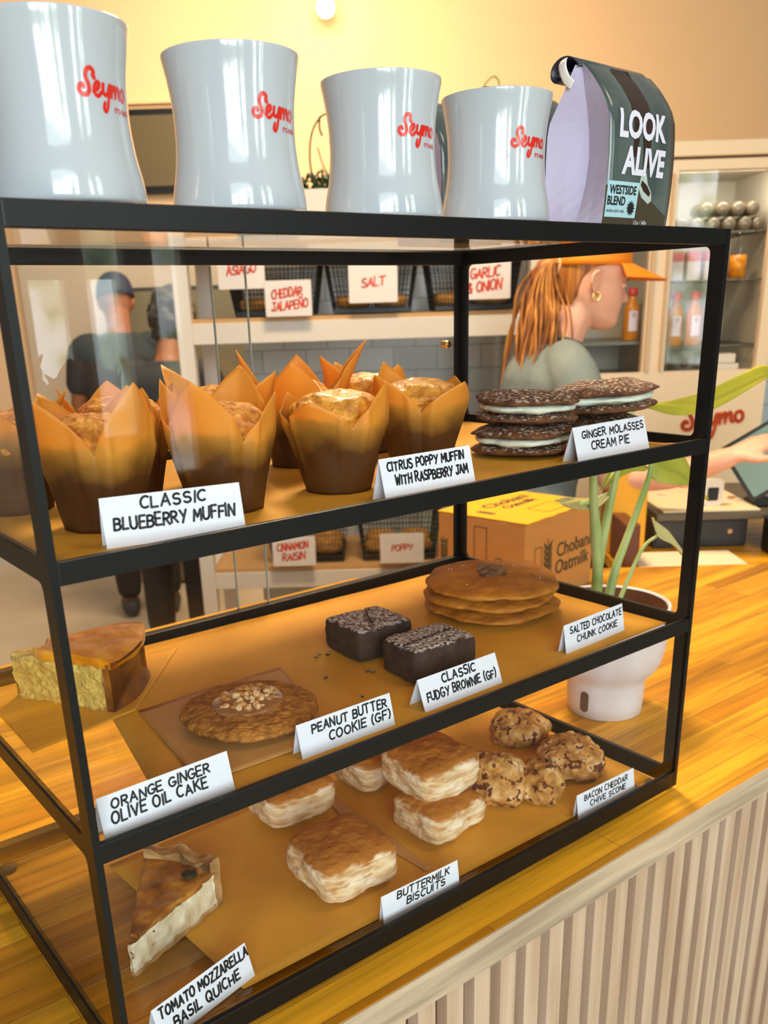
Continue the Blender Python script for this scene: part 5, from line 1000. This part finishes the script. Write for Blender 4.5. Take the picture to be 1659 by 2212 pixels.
def hand(wrist, d, n_, sz=1.0, curl=0.35):
    """wrist point, pointing direction d, palm normal n_ (the side the fingers curl towards)"""
    d = Vector(d).normalized(); n_ = Vector(n_); n_ = (n_ - d * n_.dot(d)).normalized(); b = d.cross(n_); w_ = Vector(wrist); out = []
    pal = w_ + d * 0.048 * sz
    out.append(limb([w_ - d * .012, w_ + d * .02 * sz, w_ + d * .055 * sz, w_ + d * .085 * sz], [.021 * sz, .022 * sz, .023 * sz, .018 * sz], 12))
    for k, (off, ln) in enumerate([(-.029, .066), (-.010, .076), (.010, .072), (.028, .058)]):
        p0 = w_ + d * .070 * sz + b * off * sz; p1 = p0 + d * ln * .42 * sz + n_ * ln * .08 * sz; p2 = p1 + (d + n_ * curl).normalized() * ln * .34 * sz; p3 = p2 + (d + n_ * curl * 2.4).normalized() * ln * .28 * sz
        out.append(limb([p0 - d * .022, p0, p1, p2, p3], [.0095 * sz, .0095 * sz, .0088 * sz, .0080 * sz, .0068 * sz], 10, 2)); out.append(limb([w_ + d * .02 + b * off * .7, p0], [.014 * sz, .0115 * sz], 10, 2))
    t0 = w_ + d * .022 * sz - b * .020 * sz; t1 = t0 + (d * .7 - b * .8 + n_ * .3).normalized() * .036 * sz; t2 = t1 + (d * .95 - b * .25 + n_ * .35).normalized() * .030 * sz
    out.append(limb([t0, t1, t2], [.0125 * sz, .0105 * sz, .0082 * sz], 10, 3)); return out
# --- the woman in the orange cap: local x = the way she faces (to the right of the picture), y = her left, z up from the floor
gw = empty('person', bg(0.47, 2.40, Z_FLOOR), 'woman in orange cap and grey tee with long copper ponytail, reaching for a tablet', 'person', None, YAW + 0.10)
Mh = Matrix.Translation((0.072, 0, 0.488 + HT)) @ Matrix.Rotation(0.16, 4, 'Y')
sk = [TX(fix_out(head_mesh()), Mh)]
sk.append(limb([(0.062, 0, .575 + HT), (0.040, 0, .52 + HT), (0.010, 0, .455 + HT), (-0.01, 0, .40 + HT)], [(.055, .05), (.052, .05), (.058, .058), (.08, .09)]))
sk.append(limb([(-.01, 0, .42 + HT), (-.015, 0, .35 + HT), (-.035, 0, .22 + HT), (-.05, 0, .10 + HT), (-.06, 0, .0 + HT), (-.06, 0, -.06 + HT)], [(.06, .13), (.095, .165), (.10, .14), (.085, .125), (.10, .16), (.09, .15)]))
sk.append(limb([(0.0, -.165, .37 + HT), (0.03, -.205, .27 + HT), (0.085, -.225, .145 + HT)], [.046, .042, .036])); sk.append(limb([(0.085, -.225, .145 + HT), (.20, -.30, .155 + HT), (.315, -.355, .200 + HT)], [.038, .034, .024]))
sk += hand((.315, -.355, .200 + HT), (.90, -.15, .42), (.35, .1, -.9), 1.0, 0.2)
sk.append(limb([(0.0, .165, .37 + HT), (0.05, .20, .27 + HT), (0.12, .20, .17 + HT)], [.046, .042, .036])); sk.append(limb([(0.12, .20, .17 + HT), (.22, .13, .13 + HT), (.33, .06, .10 + HT)], [.038, .034, .024]))
sk += hand((.33, .06, .10 + HT), (.9, -.3, -.1), (.2, .1, -1), 0.98, 0.5)
for sg in (-1, 1):
    sk.append(limb([(-.06, sg * .085, -.04 + HT), (-.05, sg * .09, -.42 + HT), (-.07, sg * .09, -.82 + HT)], [.085, .055, .036])); sk.append(limb([(-.09, sg * .09, .045), (-.02, sg * .095, .04), (.07, sg * .10, .03)], [.035, .04, .028]))
fuse('body', join(*[fix_out(q) for q in sk]), M_skin, gw, 0.0048)
tee = [limb([(-.012, 0, .455 + HT), (-.012, 0, .42 + HT), (-.018, 0, .36 + HT), (-.035, 0, .22 + HT), (-.05, 0, .10 + HT), (-.06, 0, .02 + HT), (-.06, 0, -.03 + HT)], [(.066, .072), (.085, .13), (.112, .18), (.122, .165), (.115, .155), (.122, .175), (.124, .178)]),
       limb([(-.005, -.11, .41 + HT), (0.0, -.165, .375 + HT), (0.028, -.208, .28 + HT), (0.055, -.222, .22 + HT)], [.055, .060, .060, .062]), limb([(-.005, .11, .41 + HT), (0.0, .165, .375 + HT), (0.045, .205, .28 + HT), (0.08, .21, .22 + HT)], [.055, .060, .060, .062])]
fuse('shirt', join(*[fix_out(q) for q in tee]), M_tee, gw, 0.008)
obj('collar', tube([(0.034 + .058 * math.cos(a) - .03, .064 * math.sin(a), .462 + HT - .018 * math.cos(a)) for a in [2 * PI * k / 32 for k in range(33)]], .006, 8), mat('collar_dark', s(70, 84, 90), 0.85), gw, True)
fuse('trousers', join(*[fix_out(limb([(-.06, sg * .06, .0 + HT), (-.06, sg * .088, -.12 + HT), (-.05, sg * .092, -.42 + HT), (-.07, sg * .092, -.83 + HT)], [.112, .100, .074, .062])) for sg in (-1, 1)]), M_navy, gw, 0.010)
for sg in (-1, 1): fuse('shoe', fix_out(limb([(-.10, sg * .09, .045), (-.02, sg * .095, .045), (.09, sg * .10, .036)], [.045, .048, .034])), M_shoe, gw, 0.008)
# cap: crown and brim in head space
cv, cf = grid(48, 14, lambda a, b: Vector((-.010 + (.098 - .004 * (1 - b)) * math.cos(2 * PI * a) * math.cos(b * PI / 2) ** .62, .083 * math.sin(2 * PI * a) * math.cos(b * PI / 2) ** .62, .143 + .100 * math.sin(b * PI / 2) + .012 * math.cos(2 * PI * a) * (1 - b))))
cp_ = obj('cap', TX((cv, cf), Mh), M_cap, gw, True); so = cp_.modifiers.new('t', 'SOLIDIFY'); so.thickness = 0.003; so.offset = 1
bv = grid(24, 10, lambda a, b: Vector((.026 + (.064 + .098 * b) * math.cos((a - .5) * 2.8), (.083 + .004 * b) * math.sin((a - .5) * 2.8), .156 - .022 * b - .012 * (2 * (a - .5)) ** 2 * (.5 + .5 * b))))
br_ = obj('cap_brim', TX(bv, Mh), M_cap, cp_, True); so = br_.modifiers.new('t', 'SOLIDIFY'); so.thickness = 0.003
# hair: close cap of hair at the back and sides, then the ponytail
hv = grid(40, 16, lambda a, b: Vector((-.012 + .094 * math.cos(PI * (.40 + 1.20 * a)) * (1 - .20 * b ** 2), .0775 * math.sin(PI * (.40 + 1.20 * a)) * (1 - .22 * b ** 2.5), .160 - b * (.115 if .25 < a < .75 else .115 * (0.22 + .78 * min(1, min(a, 1 - a) * 4) ** 2)))))
h = obj('hair', TX(hv, Mh), M_hair, gw, True); so = h.modifiers.new('t', 'SOLIDIFY'); so.thickness = 0.012; so.offset = 1
rnd = random.Random(21); st = []
root = Mh @ Vector((-.100, -.010, .125))
for k in range(150):
    ox, oy = rnd.gauss(0, .025), rnd.gauss(0, .024); end = rnd.uniform(.14, .40); wv_ = rnd.uniform(-.012, .012); w2_ = rnd.uniform(0, 6)
    pts = [root + Vector((.03, oy * .3, .0)), root + Vector((-.022 + ox * .3, oy * .5, .010))]
    for j in range(1, 9):
        t = j / 8; zz_ = root.z - t * (.52 - end * .4)
        pts.append(Vector((root.x - .028 - .022 * math.sin(t * 1.8) + ox * (.6 + .65 * math.sin(t * 2.6)) + wv_ * math.sin(t * 9 + w2_), oy * (.5 + 1.3 * math.sin(t * 2.6)) - .03 * t + .006 * math.sin(t * 11 + w2_), zz_)))
    st.append(tube(smoothpts(pts, 3), [.0022 + .0022 * math.sin(min(1, i / 20) * PI * .8) if i < 24 else .0018 for i in range((len(pts) - 1) * 3 + 1)], 6, flat=0.6))
core = [root + Vector((.02, 0, 0))] + [Vector((root.x - .028 - .022 * math.sin(t * 1.8), -.03 * t, root.z - t * .33)) for t in [j / 7 for j in range(8)]]
st.append(tube(smoothpts(core, 3), [.012 + .020 * math.sin(PI * min(1, i / 24 + .12)) for i in range(25)], 12))
obj('ponytail', join(*st), M_hair, h, True)
obj('hair_tie', TX(tube([(-.100, -.010 + .021 * math.cos(a), .130 + .021 * math.sin(a)) for a in [2 * PI * k / 20 for k in range(21)]], .005, 8), Mh), mat('tie_cream', s(220, 170, 120), 0.6), h, True)
obj('earring', TX(tube([(-.010 + .009 * math.sin(a), -.0825, .070 + .010 * math.cos(a)) for a in [2 * PI * k / 20 for k in range(18)]], .0022, 8), Mh), mat('gold', (0.9, 0.62, 0.2, 1), 0.2, metal=1), gw, True)
for sg in (-1, 1):
    obj('eye', TX(blob2((.0685, sg * .030, .106), (.010, .0115, .009)), Mh), M_skin, gw, True); obj('eyelashes', TX(tube([(.0775 - .004 * abs(q) * 1.0, sg * (.030 + q * .009), .1015 + .001 * q * q) for q in (-1, -.5, 0, .5, 1)], .0016, 6), Mh), mat('lash', s(86, 52, 34), 0.7), gw, True)
    obj('eyebrow', TX(tube([(.0835 - .004 * (q > 0) * q * 2, sg * (.030 + q * .013), .1225 - .002 * q * q) for q in (-1, -.5, 0, .5, 1)], .0020, 6), Mh), mat('brow', s(150, 92, 50), 0.8), gw, True)
obj('lips', TX(join(tube([(.0835 - .05 * abs(q) ** 2 * .22, q * .022, .0535) for q in (-1, -.5, 0, .5, 1)], .0030, 8), tube([(.0810 - .05 * abs(q) ** 2 * .2, q * .020, .0465) for q in (-1, -.5, 0, .5, 1)], .0032, 8)), Mh), mat('lip', s(190, 98, 86), 0.5), gw, True)
# --- two people seen from behind at the far left
def back_person(u, v, label, capcol, head_m, lean, hgt, rz, hairm, seed):
    g = empty('person', bg(u, v, Z_FLOOR), label, 'person', None, YAW + PI / 2 + rz); k = hgt / 1.66
    Mh2 = Matrix.Translation((0.03 + lean, 0, 1.40 * k)) @ Matrix.Rotation(0.25, 4, 'Y')
    B_ = [TX(fix_out(head_mesh()), Mh2), limb([(lean + .02, 0, 1.47 * k), (lean * .8, 0, 1.38 * k), (lean * .7, 0, 1.33 * k)], [(.055, .055), (.055, .055), (.07, .08)]),
          limb([(lean * .7, 0, 1.34 * k), (lean * .6, 0, 1.26 * k), (lean * .4, 0, 1.10 * k), (0, 0, .96 * k), (0, 0, .84 * k)], [(.07, .14), (.10, .18), (.10, .15), (.09, .14), (.10, .16)])]
    for sg in (-1, 1):
        sh = Vector((lean * .65, sg * .18, 1.29 * k)); el = sh + Vector((.05, sg * .05, -.27)); wr = el + Vector((.20, -sg * .05, -.06)); B_ += [limb([sh, (sh + el) / 2, el], [.050, .045, .038]), limb([el, (el + wr) / 2, wr], [.039, .034, .026])]; B_ += hand(wr, (1, -sg * .2, -.1), (0, -sg * .2, -1), 1.0, .5)
        B_ += [limb([(0, sg * .09, .86 * k), (.01, sg * .10, .46 * k), (-.01, sg * .10, .09)], [.085, .058, .038]), limb([(-.03, sg * .10, .04), (.06, sg * .105, .04), (.15, sg * .11, .03)], [.036, .04, .028])]
    fuse('body', join(*[fix_out(q) for q in B_]), head_m, g, 0.007)
    te = [limb([(lean * .72, 0, 1.375 * k), (lean * .7, 0, 1.33 * k), (lean * .6, 0, 1.26 * k), (lean * .4, 0, 1.10 * k), (0, 0, .96 * k), (0, 0, .84 * k)], [(.07, .075), (.09, .14), (.125, .205), (.13, .18), (.12, .165), (.125, .185)])]
    for sg in (-1, 1): sh = Vector((lean * .65, sg * .18, 1.29 * k)); te.append(limb([sh + Vector((0, -sg * .05, .03)), sh, sh + Vector((.03, sg * .03, -.14))], [.06, .066, .064]))
    fuse('shirt', join(*[fix_out(q) for q in te]), M_dtee, g, 0.010)
    fuse('trousers', join(*[fix_out(limb([(0, sg * .06, .90 * k), (.01, sg * .095, .70 * k), (.01, sg * .10, .46 * k), (-.01, sg * .10, .14)], [.115, .10, .075, .062])) for sg in (-1, 1)]), M_dark, g, 0.012)
    for sg in (-1, 1): fuse('shoe', fix_out(limb([(-.045, sg * .10, .045), (.05, sg * .105, .045), (.17, sg * .11, .036)], [.046, .05, .036])), M_shoe, g, 0.010)
    cv, cf = grid(40, 12, lambda a, b: Vector((-.010 + .100 * math.cos(2 * PI * a) * math.cos(b * PI / 2) ** .62, .084 * math.sin(2 * PI * a) * math.cos(b * PI / 2) ** .62, .125 + .112 * math.sin(b * PI / 2))))
    if capcol:
        c_ = obj('cap', TX((cv, cf), Mh2), capcol, g, True); so = c_.modifiers.new('t', 'SOLIDIFY'); so.thickness = 0.004; so.offset = 1
        so = obj('cap_brim', TX(grid(16, 6, lambda a, b: Vector((.050 + (.036 + .065 * b) * math.cos((a - .5) * 2.5), .073 * math.sin((a - .5) * 2.5), .135 - .02 * b))), Mh2), capcol, c_, True).modifiers.new('t', 'SOLIDIFY'); so.thickness = .004
    else:
        hb = blob((.105, .095, .125), 2.2, 5, .016, 26, seed); obj('hair', TX(([q + Vector((-.018, 0, .010)) for q in hb[0]], hb[1]), Mh2), hairm, g, True)
    return g
back_person(-1.175, 4.40, 'person seen from behind in a navy cap and charcoal tee at the far left', mat('cap_navy', s(26, 38, 66), 0.7), M_skin2, 0.02, 1.66, 0.25, None, 1)
back_person(-0.88, 3.80, 'person with dark wavy hair in a charcoal tee bending beside the rack post', None, M_skin2, 0.16, 1.53, -0.2, noisy('dark_hair', [(0.35, (0.008, 0.008, 0.008, 1)), (0.7, (0.10, 0.095, 0.085, 1))], scale=30, rough=0.35, bump=0.8, bd=0.01, dist=1.5), 6)
dc = empty('storage_cabinet', bg(-1.05, 5.0, Z_FLOOR), 'tall dark cabinet against the back wall behind the two people', 'cabinet', None, YAW)
obj('body', box(-.28, -.10, 0, .42, .30, 1.58), mat('cabinet_dark', s(62, 58, 50), 0.5), dc); obj('door', box(-.27, -.118, .02, .06, -.101, 1.56), mat('cabinet_olive', s(120, 112, 88), 0.5), dc); obj('door', box(.08, -.118, .02, .41, -.101, 1.56), mat('cabinet_olive', s(120, 112, 88), 0.5), dc)
